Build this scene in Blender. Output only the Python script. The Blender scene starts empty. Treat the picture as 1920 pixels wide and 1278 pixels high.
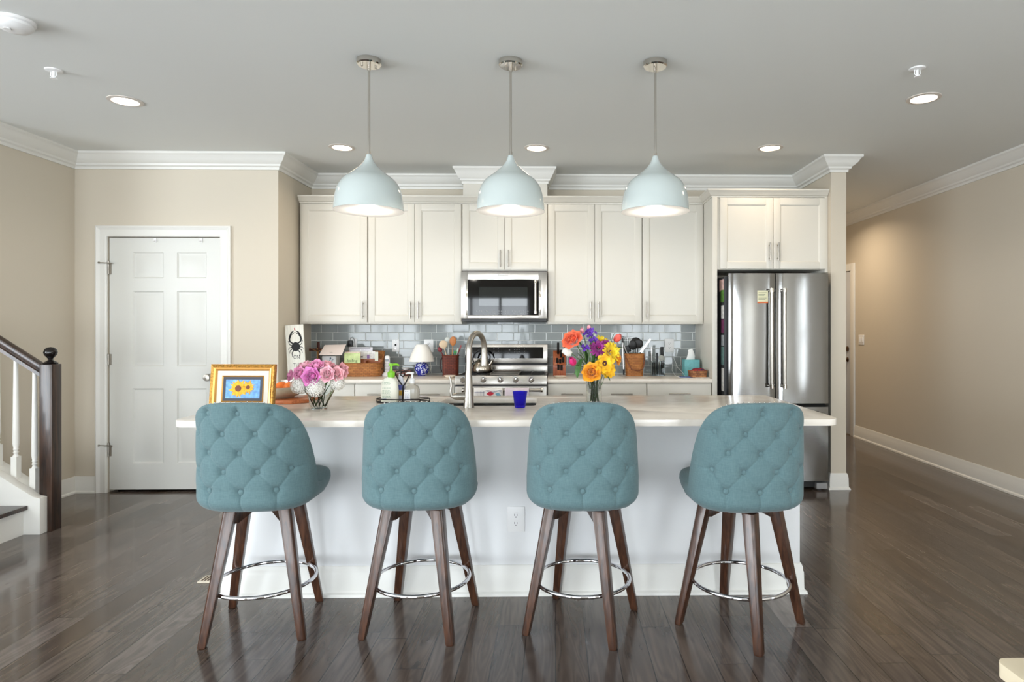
import bpy, bmesh, math, random
from mathutils import Vector, Matrix
random.seed(7)
SC = bpy.context.scene
COL = SC.collection
PI = math.pi
def R(d): return math.radians(d)

# ------------------------------------------------------------------ camera
CAM_H = 1.335; FPX = 1180.0; UC, VC = 1062.6, 616.0; YAW = R(-1.0)
cd = bpy.data.cameras.new('camera'); cam = bpy.data.objects.new('camera', cd); COL.objects.link(cam)
cam.location = (0, 0, CAM_H); cam.rotation_euler = (R(90), 0, YAW)
cd.sensor_width = 36; cd.lens = FPX/1920*36
cd.shift_x = -(UC-960)/1920; cd.shift_y = -(639-VC)/1920
cd.clip_start = 0.05; cd.clip_end = 200
SC.camera = cam
def P(u, v, Y):
    """room point on the plane y=Y seen at photo pixel (u, v)"""
    a = (u-UC)/FPX; c, s = math.cos(YAW), math.sin(YAW)
    t = Y/(c+a*s)
    return Vector(((-s+a*c)*t, Y, CAM_H-(v-VC)/FPX*t))
def PX(u, Y): return P(u, VC, Y).x
def PZ(v, Y): return P(1042, v, Y).z

# ------------------------------------------------------------------ view, world, light
SC.view_settings.view_transform = 'Standard'; SC.view_settings.look = 'None'
SC.view_settings.gamma = 1; SC.view_settings.use_curve_mapping = False
SC.view_settings.exposure = -0.03
SC.cycles.use_denoising = True
SC.cycles.max_bounces = 10; SC.cycles.diffuse_bounces = 5; SC.cycles.glossy_bounces = 4
SC.cycles.transmission_bounces = 8; SC.cycles.transparent_max_bounces = 8
SC.cycles.sample_clamp_indirect = 6.0
SC.cycles.caustics_reflective = False; SC.cycles.caustics_refractive = False
W = bpy.data.worlds.new('world'); SC.world = W; W.use_nodes = True
W.node_tree.nodes['Background'].inputs[0].default_value = (0.87, 0.94, 1.0, 1)
W.node_tree.nodes['Background'].inputs[1].default_value = 16.0
CEIL = 2.76
REAR = -3.4
WINDOWS = [(-5.0, -3.3, 0.05, 2.08), (-2.6, -0.6, 0.05, 2.08), (1.3, 3.3, 0.05, 2.08)]
LEFTWIN = [(-3.2, 1.22, 0.1, 2.3)]        # in the far left wall beyond the stairs
SIDEWIN = [(-2.5, -1.8, 0.4, 2.1), (0.75, 1.22, 0.4, 2.1)]        # in the right wall, nearer than the frame shows
for i, (x0, x1, z0, z1) in enumerate(WINDOWS):
    ld = bpy.data.lights.new('window_daylight', 'AREA'); ld.shape = 'RECTANGLE'; ld.size = x1-x0; ld.size_y = z1-z0
    ld.cycles.is_portal = True
    lo = bpy.data.objects.new('window_daylight', ld); COL.objects.link(lo)
    lo.location = ((x0+x1)/2, REAR-0.05, (z0+z1)/2); lo.rotation_euler = (R(90), 0, 0)
for y0, y1, z0, z1 in SIDEWIN:
    ld = bpy.data.lights.new('window_daylight', 'AREA'); ld.shape = 'RECTANGLE'; ld.size = y1-y0; ld.size_y = z1-z0
    ld.cycles.is_portal = True
    lo = bpy.data.objects.new('window_daylight', ld); COL.objects.link(lo)
    lo.location = (3.82, (y0+y1)/2, (z0+z1)/2); lo.rotation_euler = (R(90), 0, R(90))
for y0, y1, z0, z1 in LEFTWIN:
    ld = bpy.data.lights.new('window_daylight', 'AREA'); ld.shape = 'RECTANGLE'; ld.size = y1-y0; ld.size_y = z1-z0
    ld.cycles.is_portal = True
    lo = bpy.data.objects.new('window_daylight', ld); COL.objects.link(lo)
    lo.location = (-7.15, (y0+y1)/2, (z0+z1)/2); lo.rotation_euler = (R(90), 0, R(-90))
def lamp(kind, loc, energy, col, size=0.1, rot=(0, 0, 0), spot=None, name='lamp_light'):
    ld = bpy.data.lights.new(name, kind); ld.energy = energy; ld.color = col
    if kind == 'AREA': ld.shape = 'DISK'; ld.size = size; ld.spread = R(spot or 170)
    elif kind == 'SPOT': ld.spot_size = R(spot or 120); ld.spot_blend = 0.6; ld.shadow_soft_size = size
    else: ld.shadow_soft_size = size
    lo = bpy.data.objects.new(name, ld); COL.objects.link(lo); lo.location = loc; lo.rotation_euler = rot
    return lo
WARM = (1.0, 0.80, 0.58)
CAN_W, PEND_W = 3.2, 30.0

# ------------------------------------------------------------------ mesh helpers
class MB:
    def __init__(s): s.v = []; s.f = []
    def add(s, vs, fs):
        o = len(s.v); s.v += [tuple(v) for v in vs]; s.f += [tuple(i+o for i in f) for f in fs]; return s
    def box(s, x0, x1, y0, y1, z0, z1):
        vs = [(x, y, z) for z in (z0, z1) for y in (y0, y1) for x in (x0, x1)]
        return s.add(vs, [(0,2,3,1),(4,5,7,6),(0,1,5,4),(2,6,7,3),(0,4,6,2),(1,3,7,5)])
    def xbox(s, M, sx, sy, sz):
        vs = [M @ Vector((x*sx/2, y*sy/2, z*sz/2)) for z in (-1, 1) for y in (-1, 1) for x in (-1, 1)]
        return s.add(vs, [(0,2,3,1),(4,5,7,6),(0,1,5,4),(2,6,7,3),(0,4,6,2),(1,3,7,5)])
    def lathe(s, prof, c=(0,0,0), n=32, M=None, sx=1, sy=1):
        c = Vector(c); vs = []; fs = []
        for r, z in prof:
            for k in range(n):
                a = 2*PI*k/n; p = Vector((r*math.cos(a)*sx, r*math.sin(a)*sy, z))
                vs.append((M @ p if M else p)+c)
        m = len(prof)
        for i in range(m-1):
            for k in range(n):
                k2 = (k+1) % n; fs.append((i*n+k, i*n+k2, (i+1)*n+k2, (i+1)*n+k))
        if prof[0][0] > 1e-6: fs.append(tuple(reversed(range(n))))
        if prof[-1][0] > 1e-6: fs.append(tuple(range((m-1)*n, m*n)))
        return s.add(vs, fs)
    def cyl(s, p0, p1, r0, r1=None, n=16):
        p0, p1 = Vector(p0), Vector(p1); d = p1-p0; r1 = r0 if r1 is None else r1
        M = d.to_track_quat('Z', 'Y').to_matrix()
        return s.lathe([(r0, 0), (r1, d.length)], p0, n, M)
    def tube(s, pts, r, n=8, closed=False):
        pts = [Vector(p) for p in pts]; m = len(pts); rs = r if isinstance(r, (list, tuple)) else [r]*m
        vs = []; fs = []; up = None
        for i, p in enumerate(pts):
            a = pts[(i-1) % m] if (closed or i) else p
            b = pts[(i+1) % m] if (closed or i < m-1) else p
            t = (b-a).normalized()
            if up is None:
                up = Vector((0, 0, 1)) if abs(t.z) < 0.9 else Vector((1, 0, 0))
            u = (up-t*up.dot(t))
            if u.length < 1e-6: u = t.orthogonal()
            u.normalize(); w = t.cross(u); up = u
            for k in range(n):
                an = 2*PI*k/n; vs.append(p+(u*math.cos(an)+w*math.sin(an))*rs[i])
        L = m if closed else m-1
        for i in range(L):
            j = (i+1) % m
            for k in range(n):
                k2 = (k+1) % n; fs.append((i*n+k, i*n+k2, j*n+k2, j*n+k))
        if not closed: fs += [tuple(reversed(range(n))), tuple(range((m-1)*n, m*n))]
        return s.add(vs, fs)
    def prism(s, poly, a0, a1, plane='xz', M=None):
        vs = []
        for a in (a0, a1):
            for p, q in poly:
                v = {'xz': (p, a, q), 'xy': (p, q, a), 'yz': (a, p, q)}[plane]
                vs.append(M @ Vector(v) if M else v)
        n = len(poly)
        fs = [tuple(range(n)), tuple(reversed(range(n, 2*n)))]
        for i in range(n): fs.append((i, i+n, (i+1) % n+n, (i+1) % n))
        return s.add(vs, fs)
    def ball(s, c, r, n=16, m=10):
        r = r if isinstance(r, (tuple, list)) else (r, r, r); c = Vector(c)
        vs = [c+Vector((0, 0, r[2]))]; fs = []
        for i in range(1, m):
            t = PI*i/m
            for k in range(n):
                a = 2*PI*k/n; vs.append(c+Vector((r[0]*math.sin(t)*math.cos(a), r[1]*math.sin(t)*math.sin(a), r[2]*math.cos(t))))
        vs.append(c-Vector((0, 0, r[2]))); last = len(vs)-1
        for k in range(n): fs.append((0, 1+k, 1+(k+1) % n))
        for i in range(m-2):
            for k in range(n): fs.append((1+i*n+k, 1+(i+1)*n+k, 1+(i+1)*n+(k+1) % n, 1+i*n+(k+1) % n))
        o = 1+(m-2)*n
        for k in range(n): fs.append((last, o+(k+1) % n, o+k))
        return s.add(vs, fs)
    def grid(s, rows, closed=False):
        m = len(rows); n = len(rows[0]); vs = [p for r in rows for p in r]; fs = []
        for i in range(m-1):
            for k in range(n if closed else n-1):
                fs.append((i*n+k, i*n+(k+1) % n, (i+1)*n+(k+1) % n, (i+1)*n+k))
        return s.add(vs, fs)
    def mould(s, path, prof):
        """profile (off, z) swept along a wall line; the room lies to the right of the walking direction"""
        pts = [Vector(p) for p in path]; ns = []
        for i in range(len(pts)-1):
            d = (pts[i+1]-pts[i]).normalized(); ns.append(Vector((d.y, -d.x)))
        rows = []
        for i, p in enumerate(pts):
            if i == 0: m = ns[0]
            elif i == len(pts)-1: m = ns[-1]
            else: m = (ns[i-1]+ns[i])/(1+ns[i-1].dot(ns[i]))
            rows.append([(p.x+m.x*o, p.y+m.y*o, z) for o, z in prof])
        n = len(prof); o = len(s.v); s.grid(rows, closed=True)
        s.f.append(tuple(o+k for k in range(n))); s.f.append(tuple(o+(len(rows)-1)*n+k for k in reversed(range(n))))
        return s
    def build(s, name, mat, parent=None, bevel=0, smooth=None, seg=2, world=True, loc=None):
        me = bpy.data.meshes.new(name); off = Vector((0, 0, 0))
        if parent is not None and world:
            q = parent
            while q is not None: off += q.location; q = q.parent
        if loc is not None: off = Vector(loc)
        me.from_pydata([tuple(Vector(v)-off) for v in s.v], [], s.f)
        bm = bmesh.new(); bm.from_mesh(me)
        bmesh.ops.recalc_face_normals(bm, faces=bm.faces)
        if bevel:
            es = [e for e in bm.edges if len(e.link_faces) == 2 and e.calc_face_angle(0) > R(30)]
            bmesh.ops.bevel(bm, geom=es, offset=bevel, segments=seg, profile=0.6, affect='EDGES', clamp_overlap=True)
        bm.to_mesh(me); bm.free()
        sm = smooth if smooth is not None else (40 if bevel else None)
        if sm:
            me.polygons.foreach_set('use_smooth', [True]*len(me.polygons))
            me.set_sharp_from_angle(angle=R(sm))
        o = bpy.data.objects.new(name, me); COL.objects.link(o)
        if mat is not None: me.materials.append(mat)
        if parent is not None: o.parent = parent
        if loc is not None: o.location = loc
        return o
def tag(o, label=None, cat=None, group=None, kind=None):
    if label: o['label'] = label
    if cat: o['category'] = cat
    if group: o['group'] = group
    if kind: o['kind'] = kind
    return o
def thing(name, label, cat, loc=(0, 0, 0), rz=0, group=None):
    o = bpy.data.objects.new(name, None); COL.objects.link(o); o.empty_display_size = 0.05
    o.location = loc; o.rotation_euler = (0, 0, rz)
    return tag(o, label, cat, group)
def struct(mb, name, mat, label=None, **k):
    return tag(mb.build(name, mat, **k), label, None, None, 'structure')
def dup(root, loc, rz=0, label=None, group=None):
    def cp(o, par):
        c = o.copy(); COL.objects.link(c); c.parent = par
        for ch in o.children: cp(ch, c)
        return c
    r = cp(root, None); r.location = loc; r.rotation_euler = (0, 0, rz)
    return tag(r, label, None, group)
def letters(name, body, size, loc, mat, parent, rot=(R(90), 0, 0), ext=0.0004, align='CENTER'):
    cu = bpy.data.curves.new(name, 'FONT'); cu.body = body; cu.size = size; cu.extrude = ext
    cu.align_x = align; cu.align_y = 'CENTER'; cu.resolution_u = 3
    t = bpy.data.objects.new(name, cu); COL.objects.link(t)
    dg = bpy.context.evaluated_depsgraph_get(); me = bpy.data.meshes.new_from_object(t.evaluated_get(dg))
    bpy.data.objects.remove(t); me.name = name; me.materials.clear(); me.materials.append(mat)
    o = bpy.data.objects.new(name, me); COL.objects.link(o); o.rotation_euler = rot
    off = Vector((0, 0, 0)); q = parent
    while q is not None: off += q.location; q = q.parent
    o.parent = parent; o.location = Vector(loc)-off
    return o

# ------------------------------------------------------------------ materials
def lin(c):
    if isinstance(c, str): c = [int(c[i:i+2], 16) for i in (1, 3, 5)]
    return tuple(((x/255)/12.92 if x <= 10 else ((x/255+0.055)/1.055)**2.4) for x in c)+(1,)
MATS = {}
def mat(name, c, rough=0.5, metal=0, var=0.0, vscale=30, bump=0, bscale=200, coat=0, spec=0.5, trans=0, ior=1.45, emit=None, es=0, sheen=0, stretch=(1,1,1), aniso=0):
    if name in MATS: return MATS[name]
    m = bpy.data.materials.new(name); m.use_nodes = True; nt = m.node_tree; b = nt.nodes['Principled BSDF']; MATS[name] = m
    cc = lin(c); b.inputs['Base Color'].default_value = cc; b.inputs['Roughness'].default_value = rough
    b.inputs['Metallic'].default_value = metal; b.inputs['Specular IOR Level'].default_value = spec
    b.inputs['Coat Weight'].default_value = coat; b.inputs['Coat Roughness'].default_value = 0.08
    b.inputs['Transmission Weight'].default_value = trans; b.inputs['IOR'].default_value = ior
    if sheen: b.inputs['Sheen Weight'].default_value = sheen; b.inputs['Sheen Roughness'].default_value = 0.5
    if aniso: b.inputs['Anisotropic'].default_value = aniso
    if emit: b.inputs['Emission Color'].default_value = lin(emit); b.inputs['Emission Strength'].default_value = es
    tc = None
    if var or bump:
        tc = nt.nodes.new('ShaderNodeTexCoord'); mp = nt.nodes.new('ShaderNodeMapping'); mp.inputs['Scale'].default_value = stretch
        nt.links.new(tc.outputs['Object'], mp.inputs['Vector'])
    if var:
        n = nt.nodes.new('ShaderNodeTexNoise'); n.inputs['Scale'].default_value = vscale; n.inputs['Detail'].default_value = 4
        nt.links.new(mp.outputs[0], n.inputs['Vector'])
        r = nt.nodes.new('ShaderNodeValToRGB'); nt.links.new(n.outputs['Fac'], r.inputs[0])
        r.color_ramp.elements[0].position = 0.3; r.color_ramp.elements[1].position = 0.7
        r.color_ramp.elements[0].color = tuple(x*(1-var) for x in cc[:3])+(1,)
        r.color_ramp.elements[1].color = tuple(min(1, x*(1+var)) for x in cc[:3])+(1,)
        nt.links.new(r.outputs[0], b.inputs['Base Color'])
    if bump:
        n = nt.nodes.new('ShaderNodeTexNoise'); n.inputs['Scale'].default_value = bscale; n.inputs['Detail'].default_value = 3
        nt.links.new(mp.outputs[0], n.inputs['Vector'])
        bp = nt.nodes.new('ShaderNodeBump'); bp.inputs['Strength'].default_value = bump; bp.inputs['Distance'].default_value = 0.002
        nt.links.new(n.outputs['Fac'], bp.inputs['Height']); nt.links.new(bp.outputs[0], b.inputs['Normal'])
    return m
def nodes(m): return m.node_tree, m.node_tree.nodes['Principled BSDF']
def N(nt, t, **k):
    n = nt.nodes.new(t)
    for a, v in k.items(): setattr(n, a, v)
    return n

WALL = mat('wall_paint', (206, 197, 181), 0.75, bump=0.12, bscale=420)
CEILM = mat('ceiling_paint', (226, 228, 226), 0.8, bump=0.1, bscale=300)
TRIM = mat('trim_paint', (227, 226, 221), 0.38)
DOORP = mat('door_paint', (214, 214, 209), 0.4)
CAB = mat('cabinet_paint', (214, 210, 200), 0.36)
ISL = mat('island_paint', (228, 229, 230), 0.5)
NICKEL = mat('brushed_nickel', (166, 161, 153), 0.33, 1, stretch=(1, 1, 12), bump=0.05, bscale=300)
POLISH = mat('polished_nickel', (205, 200, 192), 0.08, 1)
CHROME = mat('chrome', (222, 222, 226), 0.05, 1)
BLACK = mat('black_plastic', (16, 16, 18), 0.35)
BLKGLASS = mat('black_glass', (8, 8, 9), 0.04, spec=0.35)
DARK = mat('dark_void', (10, 10, 10), 0.9)
WHITEP = mat('white_plastic', (236, 236, 236), 0.35)
GLASS = mat('clear_glass', (245, 250, 250), 0.02, trans=1, ior=1.18)
SILVER = mat('silver_paint', (190, 190, 190), 0.3, 0.8)

def steel():
    m = mat('stainless_steel', (150, 150, 150), 0.11, 1); nt, b = nodes(m)
    tc = N(nt, 'ShaderNodeTexCoord'); mp = N(nt, 'ShaderNodeMapping'); mp.inputs['Scale'].default_value = (1.2, 1.2, 0.35)
    nt.links.new(tc.outputs['Object'], mp.inputs[0])
    n = N(nt, 'ShaderNodeTexNoise'); n.inputs['Scale'].default_value = 4; n.inputs['Detail'].default_value = 1
    nt.links.new(mp.outputs[0], n.inputs[0])
    mp2 = N(nt, 'ShaderNodeMapping'); mp2.inputs['Scale'].default_value = (3, 3, 300); nt.links.new(tc.outputs['Object'], mp2.inputs[0])
    n2 = N(nt, 'ShaderNodeTexNoise'); n2.inputs['Scale'].default_value = 3; nt.links.new(mp2.outputs[0], n2.inputs[0])
    bp = N(nt, 'ShaderNodeBump'); bp.inputs['Strength'].default_value = 0.35; bp.inputs['Distance'].default_value = 0.006
    nt.links.new(n.outputs[0], bp.inputs['Height'])
    bp2 = N(nt, 'ShaderNodeBump'); bp2.inputs['Strength'].default_value = 0.04; bp2.inputs['Distance'].default_value = 0.001
    nt.links.new(n2.outputs[0], bp2.inputs['Height']); nt.links.new(bp.outputs[0], bp2.inputs['Normal'])
    nt.links.new(bp2.outputs[0], b.inputs['Normal'])
    return m
STEEL = steel()
SATIN = mat('satin_steel', (170, 166, 160), 0.27, 1)

def planks():
    m = mat('oak_plank_floor', (90, 78, 72), 0.3, coat=0.25); nt, b = nodes(m); L = nt.links.new
    def math_(op, a, c=None):
        n = N(nt, 'ShaderNodeMath', operation=op)
        for i, x in enumerate((a, c)):
            if x is None: continue
            if isinstance(x, (int, float)): n.inputs[i].default_value = x
            else: L(x, n.inputs[i])
        return n.outputs[0]
    tc = N(nt, 'ShaderNodeTexCoord'); sp = N(nt, 'ShaderNodeSeparateXYZ'); L(tc.outputs['Object'], sp.inputs[0])
    xs = math_('DIVIDE', sp.outputs[0], 0.128); ix = math_('FLOOR', xs); fx = math_('FRACT', xs)
    wn = N(nt, 'ShaderNodeTexWhiteNoise', noise_dimensions='1D'); L(ix, wn.inputs['W'])
    yo = math_('ADD', math_('DIVIDE', sp.outputs[1], 1.15), math_('MULTIPLY', wn.outputs['Value'], 7.0))
    iy = math_('FLOOR', yo); fy = math_('FRACT', yo)
    cb = N(nt, 'ShaderNodeCombineXYZ'); L(ix, cb.inputs[0]); L(iy, cb.inputs[1])
    w2 = N(nt, 'ShaderNodeTexWhiteNoise', noise_dimensions='3D'); L(cb.outputs[0], w2.inputs['Vector'])
    ramp = N(nt, 'ShaderNodeValToRGB'); L(w2.outputs['Value'], ramp.inputs[0]); e = ramp.color_ramp.elements
    cols = [(0.0, (76, 66, 60)), (0.25, (86, 76, 71)), (0.5, (96, 84, 76)), (0.75, (80, 66, 56)), (1.0, (112, 101, 95))]
    e[0].color = lin(cols[0][1]); e[1].color = lin(cols[-1][1])
    for p, c in cols[1:-1]: k = e.new(p); k.color = lin(c)
    # grain: a noise drawn out along the plank, its own phase on each plank
    off = N(nt, 'ShaderNodeVectorMath', operation='MULTIPLY_ADD'); L(w2.outputs['Color'], off.inputs[0]); off.inputs[1].default_value = (9, 9, 9); L(tc.outputs['Object'], off.inputs[2])
    mp = N(nt, 'ShaderNodeMapping'); mp.inputs['Scale'].default_value = (11, 0.7, 1); L(off.outputs[0], mp.inputs[0])
    g = N(nt, 'ShaderNodeTexNoise'); g.inputs['Scale'].default_value = 2.2; g.inputs['Detail'].default_value = 6; g.inputs['Distortion'].default_value = 0.9; L(mp.outputs[0], g.inputs[0])
    mpc = N(nt, 'ShaderNodeMapping'); mpc.inputs['Scale'].default_value = (7, 0.8, 1); L(off.outputs[0], mpc.inputs[0])
    cn = N(nt, 'ShaderNodeTexNoise'); cn.inputs['Scale'].default_value = 1.3; cn.inputs['Detail'].default_value = 2; cn.inputs['Distortion'].default_value = 0.4; L(mpc.outputs[0], cn.inputs[0])
    sn = math_('SINE', math_('MULTIPLY', cn.outputs[0], 75.0))   # growth rings as contour lines of the noise
    wv = N(nt, 'ShaderNodeMapRange'); wv.inputs['From Min'].default_value = -1; L(sn, wv.inputs['Value'])
    gr = N(nt, 'ShaderNodeMapRange'); gr.inputs['From Min'].default_value = 0.3; gr.inputs['From Max'].default_value = 0.7; gr.inputs['To Min'].default_value = 0.72; gr.inputs['To Max'].default_value = 1.22; L(g.outputs[0], gr.inputs[0])
    wr = N(nt, 'ShaderNodeMapRange'); wr.inputs['To Min'].default_value = 0.8; wr.inputs['To Max'].default_value = 1.1; L(wv.outputs[0], wr.inputs[0])
    gm = math_('MULTIPLY', gr.outputs[0], wr.outputs[0])
    # knots
    vk = N(nt, 'ShaderNodeTexNoise'); vk.inputs['Scale'].default_value = 4.2; mk = N(nt, 'ShaderNodeMapping'); mk.inputs['Scale'].default_value = (3.2, 1.4, 1); L(off.outputs[0], mk.inputs[0]); L(mk.outputs[0], vk.inputs[0])
    kr = N(nt, 'ShaderNodeMapRange'); kr.inputs['From Min'].default_value = 0.66; kr.inputs['From Max'].default_value = 0.8; kr.inputs['To Min'].default_value = 1; kr.inputs['To Max'].default_value = 0.45; L(vk.outputs[0], kr.inputs[0])
    # joints
    ex = math_('MINIMUM', fx, math_('SUBTRACT', 1.0, fx)); ey = math_('MINIMUM', fy, math_('SUBTRACT', 1.0, fy))
    jx = math_('GREATER_THAN', ex, 0.016); jy = math_('GREATER_THAN', ey, 0.0014)
    j = math_('ADD', math_('MULTIPLY', math_('MULTIPLY', jx, jy), 0.8), 0.2)
    tot = math_('MULTIPLY', math_('MULTIPLY', gm, kr.outputs[0]), j)
    mx = N(nt, 'ShaderNodeVectorMath', operation='SCALE'); L(ramp.outputs[0], mx.inputs[0]); L(tot, mx.inputs['Scale'])
    L(mx.outputs[0], b.inputs['Base Color'])
    rr = N(nt, 'ShaderNodeMapRange'); rr.inputs['To Min'].default_value = 0.13; rr.inputs['To Max'].default_value = 0.26; L(g.outputs[0], rr.inputs[0]); L(rr.outputs[0], b.inputs['Roughness'])
    hb = math_('ADD', math_('MULTIPLY', g.outputs[0], 0.3), j)
    bp = N(nt, 'ShaderNodeBump'); bp.inputs['Strength'].default_value = 0.07; bp.inputs['Distance'].default_value = 0.002; L(hb, bp.inputs['Height']); L(bp.outputs[0], b.inputs['Normal'])
    return m
FLOORM = planks()

def woodmat(name, dark, light, rough=0.35, scale=(40, 40, 3), coat=0.2):
    m = mat(name, light, rough, coat=coat); nt, b = nodes(m)
    tc = N(nt, 'ShaderNodeTexCoord'); mp = N(nt, 'ShaderNodeMapping'); mp.inputs['Scale'].default_value = scale; nt.links.new(tc.outputs['Object'], mp.inputs[0])
    n = N(nt, 'ShaderNodeTexNoise'); n.inputs['Scale'].default_value = 1.5; n.inputs['Detail'].default_value = 6; n.inputs['Distortion'].default_value = 0.8; nt.links.new(mp.outputs[0], n.inputs[0])
    r = N(nt, 'ShaderNodeValToRGB'); nt.links.new(n.outputs[0], r.inputs[0]); e = r.color_ramp.elements
    e[0].position = 0.35; e[1].position = 0.68; e[0].color = lin(dark); e[1].color = lin(light); nt.links.new(r.outputs[0], b.inputs['Base Color'])
    return m
DWOOD = woodmat('dark_stained_wood', (30, 20, 16), (70, 48, 36), 0.32)
LEGWOOD = woodmat('walnut_leg_wood', (46, 28, 20), (84, 54, 38), 0.3)
BOARD = woodmat('cutting_board_wood', (170, 88, 44), (205, 122, 70), 0.45, (6, 50, 50))
SPOONW = woodmat('spoon_wood', (176, 120, 70), (208, 158, 104), 0.5)
CROSSW = woodmat('mahogany_wood', (58, 16, 12), (96, 32, 22), 0.35)

def quartz(name, base, vein):
    m = mat(name, base, 0.2); nt, b = nodes(m)
    tc = N(nt, 'ShaderNodeTexCoord')
    n = N(nt, 'ShaderNodeTexNoise'); n.inputs['Scale'].default_value = 3.5; n.inputs['Detail'].default_value = 8; n.inputs['Distortion'].default_value = 2.2; nt.links.new(tc.outputs['Object'], n.inputs[0])
    r = N(nt, 'ShaderNodeValToRGB'); nt.links.new(n.outputs[0], r.inputs[0]); e = r.color_ramp.elements
    e[0].position = 0.36; e[1].position = 0.56; e[0].color = lin(vein); e[1].color = lin(base)
    nt.links.new(r.outputs[0], b.inputs['Base Color']); return m
QUARTZ = quartz('white_quartz', (238, 230, 219), (226, 217, 205))

def linen():
    m = mat('teal_linen', (106, 141, 149), 0.9, sheen=0.15); nt, b = nodes(m); L = nt.links.new
    tc = N(nt, 'ShaderNodeTexCoord'); cols = []
    for sc in ((260, 260, 40), (40, 40, 420)):
        mp = N(nt, 'ShaderNodeMapping'); mp.inputs['Scale'].default_value = sc; L(tc.outputs['Object'], mp.inputs[0])
        n = N(nt, 'ShaderNodeTexNoise'); n.inputs['Scale'].default_value = 1.0; n.inputs['Detail'].default_value = 2; L(mp.outputs[0], n.inputs[0]); cols.append(n.outputs[0])
    a = N(nt, 'ShaderNodeMath', operation='ADD'); L(cols[0], a.inputs[0]); L(cols[1], a.inputs[1])
    r = N(nt, 'ShaderNodeValToRGB'); e = r.color_ramp.elements
    h = N(nt, 'ShaderNodeMath', operation='MULTIPLY'); L(a.outputs[0], h.inputs[0]); h.inputs[1].default_value = 0.5; L(h.outputs[0], r.inputs[0])
    e[0].position = 0.3; e[1].position = 0.7; e[0].color = lin((80, 106, 111)); e[1].color = lin((98, 124, 127)); L(r.outputs[0], b.inputs['Base Color'])
    bp = N(nt, 'ShaderNodeBump'); bp.inputs['Strength'].default_value = 0.15; bp.inputs['Distance'].default_value = 0.0006; L(h.outputs[0], bp.inputs['Height']); L(bp.outputs[0], b.inputs['Normal'])
    return m
LINEN = linen()

def wicker(name, a, bcol, sz=70, sx=28):
    m = mat(name, a, 0.55); nt, b = nodes(m); L = nt.links.new
    tc = N(nt, 'ShaderNodeTexCoord'); mp = N(nt, 'ShaderNodeMapping'); mp.inputs['Rotation'].default_value = (R(90), 0, 0); L(tc.outputs['Object'], mp.inputs[0])
    br = N(nt, 'ShaderNodeTexBrick'); br.inputs['Scale'].default_value = 1; br.inputs['Brick Width'].default_value = 1/sx; br.inputs['Row Height'].default_value = 1/sz
    br.inputs['Mortar Size'].default_value = 0.0012; br.inputs['Mortar Smooth'].default_value = 0.6; br.inputs['Bias'].default_value = -0.2
    br.inputs['Color1'].default_value = lin(a); br.inputs['Color2'].default_value = lin(bcol); br.inputs['Mortar'].default_value = tuple(x*0.3 for x in lin(bcol)[:3])+(1,)
    L(mp.outputs[0], br.inputs['Vector']); L(br.outputs['Color'], b.inputs['Base Color'])
    bp = N(nt, 'ShaderNodeBump'); bp.inputs['Strength'].default_value = 0.6; bp.inputs['Distance'].default_value = 0.002; bp.invert = True; L(br.outputs['Fac'], bp.inputs['Height']); L(bp.outputs[0], b.inputs['Normal'])
    return m
WICKER = wicker('honey_wicker', (178, 116, 58), (146, 88, 40))
WICKERD = wicker('dark_red_wicker', (112, 46, 26), (84, 30, 18))
# ------------------------------------------------------------------ the room
LX, RX, PY, BY = -3.92, 3.70, 5.20, 5.90        # left wall, right wall, pantry wall, kitchen back wall
AX, HX0, HX1 = -2.275, 2.290, 2.418              # alcove side wall, stub wall beside the fridge
struct(MB().box(-7, 4.4, -4, 11.2, -0.12, 0), 'floor', FLOORM)
struct(MB().box(-7, 4.4, -4, 11.2, CEIL, CEIL+0.12), 'ceiling', CEILM)
struct(MB().box(AX-0.05, HX0+0.05, BY, BY+0.1, 0, CEIL), 'wall_back', WALL)
DX0, DX1, DZ = -3.655, -2.742, 2.085             # pantry door opening
m = MB().box(LX-0.1, DX0, PY, PY+0.12, 0, CEIL).box(DX1, AX, PY, PY+0.12, 0, CEIL).box(DX0, DX1, PY, PY+0.12, DZ, CEIL)
struct(m, 'wall_pantry', WALL)
struct(MB().box(AX-0.12, AX, PY+0.12, BY+0.1, 0, CEIL), 'wall_alcove', WALL)
struct(MB().box(DX0-0.1, DX1+0.1, PY+0.5, PY+0.55, 0, DZ+0.1).box(DX0-0.15, DX0-0.1, PY+0.12, PY+0.55, 0, DZ+.1).box(DX1+0.1, DX1+0.15, PY+0.12, PY+0.55, 0, DZ+.1).box(DX0-.15, DX1+.15, PY+.12, PY+.55, DZ+.1, DZ+.15), 'wall_pantry_dark_backing', DARK)  # backing box painted near-black for the darkness behind the door
struct(MB().box(LX-0.12, LX, 4.325, PY, 0, CEIL).box(-7, LX-0.12, 4.325, 4.445, 0, CEIL), 'wall_left', WALL)
m = MB(); ys = [-4]+[v for w in LEFTWIN for v in w[:2]]+[4.445]
for i in range(0, len(ys), 2): m.box(-7.1, -6.98, ys[i], ys[i+1], 0, CEIL)
for y0, y1, z0, z1 in LEFTWIN: m.box(-7.1, -6.98, y0, y1, z1, CEIL); m.box(-7.1, -6.98, y0, y1, 0, z0)
struct(m, 'wall_stairwell', WALL)
m = MB(); ys = [-4]+[v for w in SIDEWIN for v in w[:2]]+[11.2]
for i in range(0, len(ys), 2): m.box(RX, RX+0.12, ys[i], ys[i+1], 0, CEIL)
for y0, y1, z0, z1 in SIDEWIN: m.box(RX, RX+0.12, y0, y1, z1, CEIL); m.box(RX, RX+0.12, y0, y1, 0, z0)
struct(m, 'wall_right', WALL)
struct(MB().box(HX0, HX1, PY, 11.2, 0, CEIL), 'wall_hall', WALL)
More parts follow.
